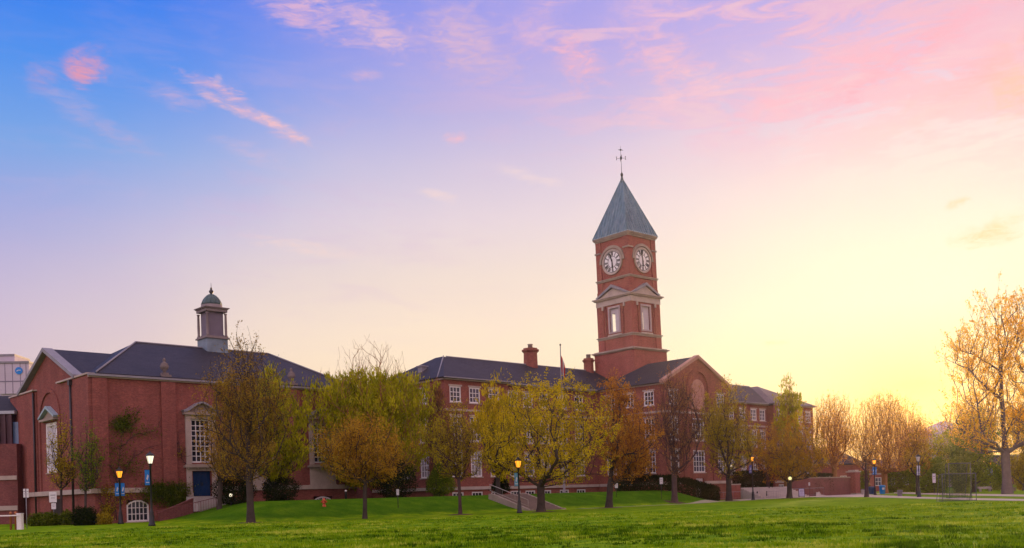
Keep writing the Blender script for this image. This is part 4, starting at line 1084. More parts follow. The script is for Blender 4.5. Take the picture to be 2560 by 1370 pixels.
def S(label, l, r, top, bot, Y, mat, seed, name='shrub', shape='ball', z=None, **kw):
    c = (l+r)/2; g = pt(c, bot, Y); zb = hz(g.x, g.y) if z is None else z
    h = pt(c, top, Y).z - zb; rx = (r-l)/2/F*Y
    return shrub(name, label, (g.x, g.y, zb), rx, kw.pop('ry', rx*0.8), h, mat, seed, shape=shape, **kw)
def build_shrubs():
    g = 'dark evergreen shrubs at the building fronts'
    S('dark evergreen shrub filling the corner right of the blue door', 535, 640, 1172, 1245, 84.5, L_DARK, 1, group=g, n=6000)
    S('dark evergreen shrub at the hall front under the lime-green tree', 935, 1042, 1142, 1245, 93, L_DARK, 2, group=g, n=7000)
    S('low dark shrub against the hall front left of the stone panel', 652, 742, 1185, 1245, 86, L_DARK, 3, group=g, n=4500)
    S('clipped cone-shaped dark green shrub at the school corner', 1062, 1138, 1158, 1243, 97, L_GREEN, 4, shape='cone', name='cone_shrub', group='cone-shaped shrubs by the school', n=6500)
    S('small dark cone-shaped shrub behind the orange lamp by the steps', 1230, 1276, 1180, 1240, 99, L_DARK, 5, shape='cone', name='cone_shrub', group='cone-shaped shrubs by the school', n=3500)
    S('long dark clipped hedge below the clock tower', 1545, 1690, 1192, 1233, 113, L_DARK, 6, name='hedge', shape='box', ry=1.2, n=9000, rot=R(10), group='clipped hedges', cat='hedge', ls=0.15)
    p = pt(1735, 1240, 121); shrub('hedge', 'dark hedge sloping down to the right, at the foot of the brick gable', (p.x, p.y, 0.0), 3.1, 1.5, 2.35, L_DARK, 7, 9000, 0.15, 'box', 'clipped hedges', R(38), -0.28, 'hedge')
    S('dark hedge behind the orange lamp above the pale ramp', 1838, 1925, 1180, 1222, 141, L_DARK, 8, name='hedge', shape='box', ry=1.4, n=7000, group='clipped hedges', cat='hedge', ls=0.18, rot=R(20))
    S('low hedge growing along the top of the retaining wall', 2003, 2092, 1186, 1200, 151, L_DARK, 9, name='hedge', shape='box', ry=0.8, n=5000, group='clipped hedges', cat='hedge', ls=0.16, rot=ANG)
    S('bright green hedge behind the blue recycling bin', 2215, 2292, 1172, 1216, 172, L_GREEN, 10, name='hedge', shape='box', ry=1.5, n=8000, group='clipped hedges', cat='hedge', ls=0.22)
    S('green hedge between the brick pillar and the sapling', 2128, 2165, 1180, 1222, 168, L_GREEN, 11, name='hedge', shape='box', ry=1.5, n=4000, group='clipped hedges', cat='hedge', ls=0.2)
    S('green leafy bush behind the white hanging sign', 2302, 2372, 1140, 1228, 142, L_GREEN, 12, n=7000, ls=0.2, group='green bushes behind the goal frames')
    S('dark green bush between the two goal frames and the old tree', 2378, 2428, 1120, 1226, 134, L_GREEN, 13, n=7000, ls=0.18, group='green bushes behind the goal frames')
    S('low green bush left of the concrete bench, behind the goal frames', 2425, 2462, 1150, 1226, 148, L_GREEN, 14, n=5000, ls=0.18, group='green bushes behind the goal frames')
    S('brownish bush right of the old tree at the picture edge', 2535, 2600, 1130, 1222, 150, L_OLIVE, 15, n=7000, ls=0.2, group='green bushes behind the goal frames')
    S('low green bush behind the concrete bench, left of the old tree', 2458, 2512, 1155, 1222, 158, L_GREEN, 16, n=5500, ls=0.2, group='green bushes behind the goal frames')
    g = 'low planting at the hall corner'
    S('round dark shrub under the slim trees at the hall corner', 182, 238, 1268, 1306, 77, L_DARK, 17, group=g, n=3500)
    S('low green shrub in the bed left of the round dark shrub', 75, 150, 1282, 1312, 80, L_IVY, 18, group=g, n=3500)
    S('small yellowish shrub beside the orange lamp foot', 238, 282, 1283, 1310, 79, L_OLIVE, 19, group=g, n=1500)
    S('tiny green shrub between the round dark shrub and the gable', 150, 184, 1278, 1310, 80, L_IVY, 20, group=g, n=1500)
build_shrubs()

def build_ivy():
    rng = np.random.default_rng(77)
    M = Matrix.Translation((-35.64, 82, 0)) @ Matrix.Rotation(ANG, 4, 'Z') @ wallspace((0,0,0), (1,0,0), (0,-1,0))
    def vine(label, blobs, stems, n, seed, mat=L_IVY):
        rng = np.random.default_rng(seed); root = thing('ivy', label, 'climbing plant', M @ Vector((stems[0][0][0], 0.02, stems[0][0][1])), group='creepers on the front of the hall')
        inv = Matrix.Translation(-root.location)
        C = []
        for (u, z, ru, rz, k) in blobs:
            m = int(n*k*1.9); C.append(np.stack([u+rng.normal(0,ru*0.5,m), 0.16+rng.random(m)*0.22, z+rng.normal(0,rz*0.5,m)], -1))
        C = np.concatenate(C); C = C[(C[:,2] > 0.1) & (C[:,0] > 0.1)]
        a, f = leaf_quads(rng, C, 0.13); W = np.array((inv @ M)); a = a @ W[:3,:3].T + W[:3,3]
        link('leaves', raw_mesh('leaves', a, f, rng.random(len(f))), mat, root)
        st = MB(inv @ M)
        for s in stems:
            pts = []
            for i in range(len(s)-1):
                for k in range(5):
                    e = k/5; pts.append((s[i][0]*(1-e)+s[i+1][0]*e + rng.normal(0,0.06), 0.17, s[i][1]*(1-e)+s[i+1][1]*e + rng.normal(0,0.06)))
            pts.append((s[-1][0], 0.17, s[-1][1]))
            st.tube(pts, list(np.linspace(0.045, 0.012, len(pts))), 5)
            for _ in range(7):                                     # side shoots
                q = pts[rng.integers(2, len(pts))]; d = rng.normal(0,1,2)
                st.tube([q, (q[0]+0.35*d[0], 0.18, q[2]+0.3*abs(d[1])), (q[0]+0.7*d[0], 0.18, q[2]+0.45*abs(d[1])+0.1)], [0.02,0.014,0.006], 4)
        st.build('stems', BARK_P, root)
    vine('creeper with a dense green clump spreading over the brick left of the stone urn pier', [(2.35,8.6,0.9,0.7,0.42),(3.2,9.2,1.2,1.0,0.12),(1.7,6.6,1.6,1.2,0.14),(4.2,8.0,1.8,0.7,0.1),(2.6,5.0,2.2,1.2,0.22)],
         [[(1.6,0.3),(1.8,3.2),(2.2,6.5),(2.6,8.9),(3.6,10.4)], [(1.9,3.4),(3.2,5.6),(4.6,6.6),(5.6,6.4)], [(2.2,6.5),(3.4,7.6),(4.8,7.9),(5.7,8.4)], [(1.7,4.0),(0.8,6.0),(0.7,7.6)], [(2.4,7.8),(3.6,8.9),(4.0,10.0)]], 1500, 3)
    vine('thick green ivy mat spilling over the low wall beside the blue door steps', [(6.6,2.9,1.6,0.6,0.4),(5.3,2.6,1.5,0.9,0.35),(7.0,2.0,1.3,0.8,0.4)], [[(6.8,1.0),(6.6,2.4),(5.6,3.0)],[(7.1,1.1),(7.5,2.2),(7.2,3.0)]], 3800, 4)
    vine('thin bare creeper with few leaves around the corner basement window', [(1.0,2.9,0.8,0.5,0.3),(2.0,2.4,1.2,0.7,0.3),(0.9,1.2,0.7,0.6,0.4)], [[(0.6,0.2),(0.8,1.6),(1.6,2.7),(2.8,3.3)],[(0.6,0.4),(1.3,1.2),(2.2,1.5)],[(0.7,1.0),(0.4,2.2),(0.9,3.4)]], 700, 5, L_OLIVE)
    vine('bare curling creeper stem on the brick left of the window above the blue door', [(7.6,6.2,0.5,0.6,1.0)], [[(8.1,5.1),(7.7,5.9),(7.45,6.8),(7.4,8.0)],[(7.7,5.9),(7.3,6.3),(7.2,7.0)]], 40, 6, L_OLIVE)
build_ivy()
# ================================================================== LAMPS, SIGNS, BINS AND OTHER SMALL THINGS
def lamp(label, px, pyb, pyt, glow, banners='', bm=None, Y=None, name='street_lamp', scale=1.0, turn=0.0):
    if Y is None: Y = gy(px, pyb, 0)
    g = pt(px, pyb, Y); z = hz(g.x, g.y); Hh = pt(px, pyt, Y).z - z
    L = thing(name, label, 'street lamp', (g.x, g.y, z), (0,0,R(turn)), 'black lamp posts round the lawn')
    p = MB(); hl = Hh - 0.95*scale
    p.lathe([(0.24,-0.05),(0.24,0.12),(0.19,0.18),(0.17,0.7),(0.13,0.85),(0.15,0.95),(0.1,1.05),(0.075,1.3),(0.06,hl-0.12),(0.1,hl-0.1),(0.1,hl-0.04),(0.06,hl)], 14)
    p.build('post', BLACK, L)
    la = MB()
    la.lathe([(0.07,hl),(0.16,hl+0.06),(0.15,hl+0.1)], 8, phase=R(22.5), smooth=False)
    for k in range(6):
        a = k*math.pi/3+0.3
        la.tube([(0.145*scale*math.cos(a),0.145*scale*math.sin(a),hl+0.1),(0.265*scale*math.cos(a),0.265*scale*math.sin(a),hl+0.62*scale)], 0.014, 5)
    la.lathe([(0.31*scale,hl+0.62*scale),(0.31*scale,hl+0.65*scale),(0.22*scale,hl+0.76*scale),(0.1*scale,hl+0.83*scale),(0.06*scale,hl+0.88*scale),(0.02,hl+0.97*scale)], 12, smooth=False)
    ln = la.build('lantern', BLACK, L)
    gm = MB(); gm.lathe([(0.135*scale,hl+0.1),(0.25*scale,hl+0.617*scale)], 6, phase=0.3, smooth=False); gm.build('lamp_glass', glow, ln)
    for s in banners:
        sx = -1 if s == 'l' else 1
        zt = hl - 0.35
        b = MB(); b.box(min(sx*0.06, sx*0.46), max(sx*0.06, sx*0.46), -0.012, 0.012, zt, zt+0.03); b.box(min(sx*0.06, sx*0.46), max(sx*0.06, sx*0.46), -0.012, 0.012, zt-1.08, zt-1.05)
        b.build('banner_arm', BLACK, L)
        b = MB(); K = 6; x0, x1 = sx*0.08, sx*0.42
        for i in range(K):
            a0, a1 = i/K, (i+1)/K
            f = lambda a: 0.03*math.sin(a*7)*a
            b.hexa([(x0,-0.006+f(a0),zt-1.05*a1),(x1,-0.006-f(a0),zt-1.05*a1),(x1,0.006-f(a0),zt-1.05*a1),(x0,0.006+f(a0),zt-1.05*a1),
                    (x0,-0.006+f(a0),zt-1.05*a0),(x1,-0.006-f(a0),zt-1.05*a0),(x1,0.006-f(a0),zt-1.05*a0),(x0,0.006+f(a0),zt-1.05*a0)])
        bn = b.build('banner', bm or BANNER, L)
        q = MB(); cx = (x0+x1)/2
        q.prism([(cx-0.09, zt-0.62), (cx+0.01, zt-0.3), (cx+0.1, zt-0.42), (cx+0.0, zt-0.72)], -0.02-0.02, -0.012-0.02); q.box(cx-0.12, cx+0.12, -0.04, -0.03, zt-0.9, zt-0.84)
        q.build('banner_emblem', BANNER_W if (bm or BANNER) is not BANNER_W else BANNER_P, bn)
    return L
lamp('tall black street lamp lit white with one blue banner, nearest lamp at the left', 380, 1316, 1128, LIT_W, 'l', turn=48)
lamp('black street lamp glowing orange with blue banners on both sides, before the hall corner', 302, 1310, 1168, LIT_O, 'lr', turn=52)
lamp('black street lamp glowing orange with one teal banner, at the foot of the stone steps', 1299, 1283, 1142, LIT_O, 'l', BANNER_G, turn=35)
lamp('black street lamp glowing orange with a violet banner, before the pale ramp', 1883, 1250, 1136, LIT_O, 'l', BANNER_P)
lamp('black street lamp glowing orange with two blue banners beside the blue recycling bin', 2188, 1238, 1145, LIT_O, 'lr', turn=25)
lamp('unlit black street lamp with two pale banners beside the right-hand path', 2298, 1243, 1134, GLASS_MILK, 'lr', BANNER_W, turn=45)
lamp('small far street lamp glowing orange with two blue banners, left of the old grey trunk', 2476, 1226, 1150, LIT_O, 'lr', None, 148)

# round globe light in front of the retaining wall, small lights
def globe(label, px, Y, py, r, glow, zb=None):
    g = pt(px, py, Y); z = hz(g.x, g.y); L = thing('globe_lamp', label, 'lamp', (g.x, g.y, z), group='small round path lights')
    h = g.z - z; p = MB(); p.lathe([(0.1,-0.05),(0.08,0.1),(0.04,0.16),(0.035,h-r*1.05),(r*0.55,h-r*0.95),(r*0.5,h-r*0.85)], 10); p.build('post', BLACK, L)
    b = MB(); b.lathe([(r*0.45,-r*0.85),(r*0.8,-r*0.55),(r,0),(r*0.8,r*0.6),(r*0.4,r*0.92),(0.02,r)], 14, (0,0,h)); b.build('globe', glow, L)
globe('yellow-green glowing globe lamp beside the rounded amber tree at the retaining wall', 1975, 125, 1196, 0.24, LIT_Y)
globe('small white glowing globe light right of the blue door steps', 577, 83.5, 1238, 0.15, LIT_W)
globe('small white glowing globe light behind the olive and amber tree', 1828, 139, 1165, 0.16, LIT_W)

def post_sign(label, px, Y, pyb, plates, mat, name='sign', post=DARKIRON, zb=None):
    """plates: pixel boxes (l, r, top, bottom) of the plates on one post"""
    g = pt(px, pyb, Y); z = hz(g.x, g.y) if zb is None else zb
    root = thing(name, label, 'sign', (g.x, g.y, z), group='small signs on posts')
    top = max(pt(px, p[2], Y).z for p in plates) - z
    MB().tube([(0,0.03,-0.1),(0,0.03,top)], 0.03, 8).build('post', post, root)
    for (l, r, t, b) in plates:
        x0 = (l-px)/F*Y; x1 = (r-px)/F*Y; z1 = pt((l+r)/2, t, Y).z - z; z0 = pt((l+r)/2, b, Y).z - z
        o = MB().box(x0, x1, -0.03, -0.005, z0, z1).build('plate', mat, root, bevel=0.01)
        m = MB(); hgt = z1-z0; w = x1-x0
        m.box(x0+w*0.18, x1-w*0.18, -0.036, -0.0305, z1-hgt*0.34, z1-hgt*0.26); m.box(x0+w*0.25, x1-w*0.25, -0.036, -0.0305, z1-hgt*0.6, z1-hgt*0.54)
        m.build('lettering', LEADGREY, o)
    return root
SIGNW = mottled('sign_white', (0.62,0.6,0.62), 0.06, 2.0, 0.5)
post_sign('pair of narrow white plates on one grey post, right of the barrier gate', 67, 70, 1322, [(61,66,1222,1244),(69,74.5,1222,1244)], SIGNW, post=LEADGREY)
post_sign('larger white sign with a smaller plate under it, before the hall gable', 135, 80, 1314, [(125,144,1230,1256),(130,141.5,1258,1273)], SIGNW, post=LEADGREY)
post_sign('small white sign on the grass bank right of the small bronze tree', 995, 82, 1262, [(992,998.5,1223,1238)], SIGNW)
post_sign('small white sign right of the rusty-orange trunk, at the dark hedge', 1541, 103, 1232, [(1538,1545,1208,1220)], SIGNW)
post_sign('small grey-white sign on a thin post before the long dark hedge', 1654, 106, 1232, [(1650,1658,1194,1210)], SIGNW)
post_sign('tall narrow pale hanging sign before the green bush, right of the unlit lamp', 2336, 133, 1234, [(2332,2340,1184,1207)], SIGNW)
post_sign('tiny pale notice on the railing of the brick retaining wall', 2024, 139, 1241, [(2022,2026,1206,1214)], SIGNW)

# fire hydrant
g = pt(811, 1289, 78.5); z = hz(g.x, g.y)
hy = thing('fire_hydrant', 'orange-red fire hydrant on the grass bank', 'hydrant', (g.x, g.y, z))
HYD = mottled('hydrant_red', (0.5,0.085,0.03), 0.15, 3.0, 0.5)
MB().lathe([(0.17,-0.1),(0.17,0.06),(0.12,0.08),(0.115,0.42),(0.16,0.44),(0.16,0.48),(0.14,0.5),(0.1,0.6),(0.05,0.66),(0.03,0.7)], 14).build('barrel', HYD, hy)
for s in (-1, 1):
    MB(Matrix.Translation((0,0,0.36)) @ Matrix.Rotation(R(90)*s, 4, 'Y')).lathe([(0.07,0.08),(0.07,0.18),(0.085,0.19),(0.085,0.23),(0.03,0.26)], 10).build('side_nozzle', HYD, hy)
MB(Matrix.Translation((0,0,0.3)) @ Matrix.Rotation(R(90), 4, 'X')).lathe([(0.085,0.08),(0.085,0.17),(0.1,0.18),(0.1,0.23),(0.03,0.26)], 10).build('front_nozzle', HYD, hy)

# bollard by the hall wall
g = pt(865, 1247, 90); z = hz(g.x, g.y); bo = thing('bollard', 'black bollard with a pale cap before the hall front', 'bollard', (g.x, g.y, z))
MB().lathe([(0.1,-0.1),(0.1,0.66),(0.08,0.7)], 12).build('post', BLACK, bo); MB().lathe([(0.1,0.7),(0.11,0.74),(0.08,0.82),(0.02,0.84)], 12).build('cap', WHITE, bo)
for px, lab in ((1893.5, 'black bollard just right of the lamp with the violet banner'), (1917, 'black bollard farther right on the pale ramp')):
    g = pt(px, 1244, 134); bo = thing('bollard', lab, 'bollard', (g.x, g.y, hz(g.x, g.y)), group='bollards at the ramp')
    MB().lathe([(0.09,-0.1),(0.09,0.92),(0.1,0.93),(0.1,0.98),(0.03,1.03)], 12).build('post', BLACK, bo); MB().lathe([(0.102,0.7),(0.102,0.78)], 12).build('reflective_band', LEADGREY, bo)

# barrier gate at the left edge
g = pt(51, 1327, 68); bg = thing('barrier_gate', 'white barrier arm on two orange-brown posts beside a white control box', 'barrier', (g.x, g.y, 0))
k = 68/F; ORP = mottled('orange_post', (0.38,0.13,0.05), 0.2, 2.0, 0.6)
MB().box(-0.17, 0.17, -0.18, 0.18, -0.1, 1.12).box(-0.2, 0.2, -0.21, 0.21, 1.12, 1.17).build('control_box', WHITE, bg, bevel=0.015)
for px in (27.5, 40):
    x = (px-51)*k; MB().lathe([(0.075,-0.1),(0.075,1.15),(0.09,1.16),(0.09,1.22),(0.05,1.3)], 10, (x,0,0)).build('post', ORP, bg)
MB().box(-51*k-2.6, 0.1, -0.3, -0.25, 0.98, 1.07).build('arm', WHITE, bg)
MB().box(-51*k-2.6, -1.5, -0.29, -0.26, 0.55, 0.6).build('lower_rail', WHITE, bg)

# sandwich board, bins, benches at the right
g = pt(2004, 1241, 137); sb = thing('sandwich_board', 'pale violet sandwich board in a dark blue frame before the retaining wall', 'sign', (g.x, g.y, hz(g.x, g.y)), (0,0,R(-6)))
NAVY = mottled('navy_frame', (0.03,0.035,0.13), 0.1, 2.0, 0.5); LILAC = mottled('lilac_poster', (0.48,0.46,0.66), 0.08, 3.0, 0.6)
for s in (-1, 1):
    M = Matrix.Rotation(R(9)*s, 4, 'X') @ Matrix.Translation((0, s*-0.0, 0))
    M = Matrix.Translation((0, s*-0.2*-1, 0)) @ M
    f = MB(M); f.box(-0.4,-0.34,-0.02,0.02,0,1.28); f.box(0.34,0.4,-0.02,0.02,0,1.28); f.box(-0.34,0.34,-0.02,0.02,1.2,1.28); f.box(-0.34,0.34,-0.02,0.02,0.12,0.2)
    fo = f.build('frame', NAVY, sb); p = MB(M).box(-0.34,0.34,-0.012,0.012,0.2,1.2).build('poster', LILAC, fo)
    if s == -1:
        l = MB(M)
        for zz, w in ((1.0,0.22),(0.85,0.26),(0.7,0.18),(0.45,0.24)): l.box(-w, w, -0.02, -0.0125, zz, zz+0.05)
        l.build('lettering', NAVY, p)
def bin_(label, px, pyb, Y, w, h, mat, lidm, group='bins at the path', name='waste_bin', logo=False):
    g = pt(px, pyb, Y); b = thing(name, label, 'bin', (g.x, g.y, hz(g.x, g.y)), group=group)
    MB().lathe([(w*0.38,0.02),(w*0.42,0.1),(w*0.5,h*0.82),(w*0.53,h*0.83),(w*0.53,h*0.87)], 16).build('body', mat, b)
    MB().lathe([(w*0.54,h*0.873),(w*0.52,h*0.93),(w*0.35,h*0.99),(w*0.05,h)], 16).build('lid', lidm, b)
    if logo: MB().box(-w*0.2, w*0.16, -w*0.5, -w*0.44, h*0.5, h*0.72).build('logo_panel', SIGNW, b)
BINB = mottled('bin_blue', (0.01,0.22,0.6), 0.12, 2.0, 0.45); BIND = mottled('bin_dark_blue', (0.02,0.06,0.16), 0.12, 2.0, 0.5); STEEL = mottled('bin_grey', (0.2,0.18,0.19), 0.2, 2.0, 0.6)
bin_('bright blue recycling bin with a white panel', 2206, 1233, 150, 0.95, 1.4, BINB, BINB, logo=True)
bin_('dark blue bin left of the bright recycling bin', 2180, 1233, 151, 1.05, 1.25, BIND, BIND)
bin_('light grey bin behind the thin sapling', 2158, 1234, 150, 0.65, 0.85, CONCRETE, STEEL)
bin_('squat grey-brown bin standing on the path between lamp and lawn', 2250, 1244.5, 116, 0.62, 0.78, STEEL, STEEL)
g = pt(2462, 1225, 146); bn = thing('stone_bench', 'long grey concrete bench behind the goal frames', 'bench', (g.x, g.y, hz(g.x, g.y)))
MB().box(-1.0,1.0,-0.28,0.28,0.4,0.55).build('seat', CONCRETE, bn, bevel=0.02)
for s in (-0.7, 0.7): MB().box(s-0.1,s+0.1,-0.22,0.22,-0.05,0.4).build('leg', CONCRETE, bn)
MB().box(-1.0,1.0,0.2,0.28,0.55,0.75).build('backrest', CONCRETE, bn)
g = pt(2534, 1223, 142); bn = thing('stone_bench', 'small pale stone block bench right of the old grey trunk', 'bench', (g.x, g.y, hz(g.x, g.y)))
MB().box(-0.36,0.36,-0.25,0.25,0.38,0.55).build('seat', STONE, bn, bevel=0.03); MB().box(-0.25,0.25,-0.18,0.18,-0.05,0.38).build('base', STONE2, bn)

# two sports goals with nets
def goal(label, px0, px1, pyt, pyb, Y, d):
    a = pt(px0, pyb, Y); b = pt(px1, pyb, Y); w = b.x-a.x; h = pt((px0+px1)/2, pyt, Y).z - hz(a.x, a.y)
    g = thing('goal_frame', label, 'goal', (a.x, a.y, hz(a.x, a.y)), group='practice goals on the lawn edge')
    f = MB()
    for x in (0, w): f.tube([(x,0,-0.05),(x,0,h)], 0.03, 8); f.tube([(x,0,h),(x,d*0.5,h*0.98),(x,d,0.03)], 0.02, 6); f.tube([(x,0,0.05),(x,d,0.05)], 0.03, 6)
    f.tube([(-0.03,0,h),(w+0.03,0,h)], 0.03, 8); f.tube([(0,d,0.05),(w,d,0.05)], 0.03, 6)
    f.build('frame', mottled('goal_green_grey', (0.1,0.12,0.1), 0.2, 2.0, 0.5) if 'goal_green_grey' not in MATS else MATS['goal_green_grey'], g)
    n = MB(); s = 0.09
    for i in range(int(w/s)+1): n.box(i*s-0.006,i*s+0.006, d*0.55-0.006, d*0.55+0.006, 0.05, h)
    for j in range(int(h/s)+1): n.box(0,w,d*0.55+0.007,d*0.55+0.018,j*s,j*s+0.012)
    n.build('net', mottled('net_dark_green', (0.02,0.04,0.025), 0.2, 2.0, 0.9) if 'net_dark_green' not in MATS else MATS['net_dark_green'], g)
goal('taller practice goal frame with dark green net, standing behind', 2374, 2428, 1158, 1246, 90, 1.2)
goal('wider and lower practice goal frame with dark net, in front', 2357, 2441, 1184, 1253, 76, 1.1)

# flag pole with a limp flag
g = pt(1411, 1233, 105); z = hz(g.x, g.y); fp = thing('flag_pole', 'tall white flag pole before the school with a limp red and white flag', 'flag pole', (g.x, g.y, z))
H = pt(1397, 865, 105).z - z
POLE = mottled('pole_paint', (0.2,0.18,0.19), 0.1, 1.0, 0.5)
MB().lathe([(0.3,-0.05),(0.3,0.1),(0.13,0.15),(0.09,H*0.5),(0.05,H)], 12).build('pole', POLE, fp); MB().lathe([(0.03,H),(0.1,H+0.08),(0.1,H+0.16),(0.03,H+0.24)], 12).build('finial', DARKIRON, fp)
m, nt, out = nodes('flag_cloth'); tc = nt.nodes.new('ShaderNodeTexCoord'); sx = nt.nodes.new('ShaderNodeSeparateXYZ'); nt.links.new(tc.outputs['UV'], sx.inputs[0])
mt = N(nt, 'ShaderNodeMath', operation='FRACT'); sm = N(nt, 'ShaderNodeMath', operation='MULTIPLY'); sm.inputs[1].default_value = 1.0; nt.links.new(sx.outputs[0], sm.inputs[0]); nt.links.new(sm.outputs[0], mt.inputs[0])
d = N(nt, 'ShaderNodeBsdfDiffuse'); tr = N(nt, 'ShaderNodeBsdfTranslucent'); mx = N(nt, 'ShaderNodeMixShader'); mx.inputs[0].default_value = 0.4
cc = ramp(nt, mt.outputs[0], [(0.0,(0.55,0.03,0.03)),(0.32,(0.65,0.6,0.58)),(0.68,(0.55,0.03,0.03))], 'CONSTANT')
nt.links.new(cc, d.inputs[0]); nt.links.new(cc, tr.inputs[0]); nt.links.new(d.outputs[0], mx.inputs[1]); nt.links.new(tr.outputs[0], mx.inputs[2]); nt.links.new(mx.outputs[0], out.inputs[0])
vs = []; fs = []; K, J = 14, 12; zt = pt(1399, 888, 105).z - z
for j in range(J+1):
    for i in range(K+1):
        u = i/K; v = j/J; fall = u*1.3*(0.75+0.25*u)
        vs.append((0.06+0.42*u-0.1*u*v, 0.22*math.sin(u*15+v*1.5)*(0.25+0.75*u), zt - 1.7*v - fall))
for j in range(J):
    for i in range(K): a = j*(K+1)+i; fs.append((a, a+1, a+K+2, a+K+1))
me = bpy.data.meshes.new('flag'); me.from_pydata(vs, [], fs); uv = me.uv_layers.new(name='UVMap')
for p in me.polygons:
    for li in p.loop_indices: vi = me.loops[li].vertex_index; uv.data[li].uv = ((vi % (K+1))/K*0.999, (vi//(K+1))/J)
me.polygons.foreach_set('use_smooth', [True]*len(fs)); link('flag', me, m, fp)

# ---------------------------------------------------------------- steps, walls, railings
def rail(label, pts, h, step=0.28, mat=DARKIRON, name='railing', group='railings at the steps'):
    base = Vector(pts[0]); r = thing(name, label, 'railing', base, group=group); q = [Vector(p)-base for p in pts]
    t = MB(); t.tube([p+Vector((0,0,h)) for p in q], 0.028, 8); t.tube([p+Vector((0,0,0.14)) for p in q], 0.018, 6); t.build('rail', mat, r)
    b = MB()
    for i in range(len(q)-1):
        L = (q[i+1]-q[i]).length; k = max(1, int(L/step))
        for j in range(k+1):
            p = q[i].lerp(q[i+1], j/k); b.tube([p, p+Vector((0,0,h))], 0.012 if j % 6 else 0.024, 6)
    b.build('balusters', mat, r)

def flight(label, t0, t1, w0, w1, z0, z1, n, mat=CONCRETE, cheeks=True, name='stone_steps', land=0.6):
    o = tw((t0+t1)/2, w0); s = thing(name, label, 'steps', (o.x, o.y, 0), (0,0,ANG), 'stone steps up to the buildings'); hw = (t1-t0)/2; D = w1-w0
    m = MB()
    for i in range(n):
        a = D*i/n; m.box(-hw, hw, a, D+land, z0+(z1-z0)*i/n-(0.4 if i == 0 else 0), z0+(z1-z0)*(i+1)/n)
    m.build('treads', mat, s)
    if cheeks:
        for sg in (-1, 1):
            c = MB(); x0, x1 = sorted((sg*(hw+0.003), sg*(hw+0.24))); K = 14; tm = (t0+t1)/2
            zs = []
            for i in range(K+1):
                w_ = w0-0.4+(D+0.9)*i/K; p = tw(tm+sg*hw, w_); zs.append((w_-w0, max(hz(p.x, p.y), z0+(z1-z0)*min(1, max(0, (w_-w0)/D)))+0.1))
            for i in range(K):
                (ya, za), (yb, zb) = zs[i], zs[i+1]
                c.hexa([(x0,ya,za-0.9),(x1,ya,za-0.9),(x1,yb,zb-0.9),(x0,yb,zb-0.9),(x0,ya,za),(x1,ya,za),(x1,yb,zb),(x0,yb,zb)])
            c.build('cheek_wall', STONE2, s)
    return s
flight('wide stone steps climbing the grass bank behind the golden tree', 60.8, 64.8, 63.2, 68.2, 0.02, 1.56, 10, mottled('worn_brown_steps', (0.2,0.155,0.135), 0.3, 0.8))
a0 = tw(60.5, 63.2, 0.3); a1 = tw(60.5, 68.4, 1.85)
rail('pale sloping handrail on the left of the wide stone steps', [tuple(a0), tuple(a1)], 0.7, 1.6, CONCRETE)
flight('short porch steps below the blue door', 29.53+8.0, 29.53+11.4, 84.4-2.9, 84.4-1.5, 1.2, 2.15, 5, CONCRETE, False, land=1.3)
rail('thin dark railing on the porch steps below the blue door', [tuple(tw(40.8, 81.4, 1.45)), tuple(tw(40.8, 84.0, 2.2))], 0.9, 0.3)
bx = tw(36.0, 82.6)
lw = thing('retaining_wall', 'low sloping brick wall with ivy, left of the blue door steps', 'wall', (bx.x, bx.y, 0), (0,0,ANG), 'low brick walls')
MB().hexa([(-1.6,0,-0.5),(1.5,0,-0.5),(1.5,0.3,-0.5),(-1.6,0.3,-0.5),(-1.6,0,0.7),(1.5,0,1.9),(1.5,0.3,1.9),(-1.6,0.3,0.7)]).build('brickwork', BRICK3, lw)
MB().hexa([(-1.65,-0.05,0.703),(1.55,-0.05,1.903),(1.55,0.35,1.903),(-1.65,0.35,0.703),(-1.65,-0.05,0.8),(1.55,-0.05,2.0),(1.55,0.35,2.0),(-1.65,0.35,0.8)]).build('coping', BRICK3, lw)
rail('dark red iron railing along the foot of the sloping wall by the white-lit lamp', [tuple(tw(33.0, 80.0, 0.0)), tuple(tw(35.5, 79.8, 0.45)), tuple(tw(38.5, 79.6, 1.1))], 0.95, 0.22, mottled('red_iron', (0.16,0.05,0.05), 0.2, 2.0, 0.6))
# right-hand terrace: low wall, ramp steps, retaining wall and pillar
def brick_wall(label, t0, t1, w, z1, copm=STONE, z0=-0.3, th=0.4, name='retaining_wall', mat=BRICK3):
    o = tw(t0, w); r = thing(name, label, 'wall', (o.x, o.y, 0), (0,0,ANG), 'low brick walls'); L = t1-t0
    MB().box(0, L, 0, th, z0, z1).build('brickwork', mat, r); MB().box(-0.06, L+0.06, -0.07, th+0.07, z1+0.002, z1+0.16).build('coping', copm, r); return r
brick_wall('low brick wall with pale coping left of the ramp, behind the olive and amber tree', 108.5, 115.0, 77.0, 2.0, STONE, mat=BRICK2)
brick_wall('long dark brick retaining wall behind the sandwich board', 127.9, 146.2, 77.0, 2.75, STONE2)
flight('broad pale ramp steps between the two brick walls', 115.4, 127.5, 73.6, 77.6, 0.02, 1.6, 9, CONCRETE, False, land=1.5)
rail('grey tube railing fixed before the long retaining wall', [tuple(tw(128.2, 76.6, 0.1)), tuple(tw(137, 76.6, 0.1))], 1.15, 2.2, LEADGREY)
rail('pale handrail at the low brick wall left of the ramp', [tuple(tw(107.5, 76.2, 0.05)), tuple(tw(114.6, 76.4, 0.05))], 1.0, 1.8, LEADGREY)
rail('grey bicycle-rack style railing at the foot of the pale ramp', [tuple(tw(115.6, 73.2, 0.05)), tuple(tw(119.0, 73.2, 0.05))], 0.95, 0.4, LEADGREY)
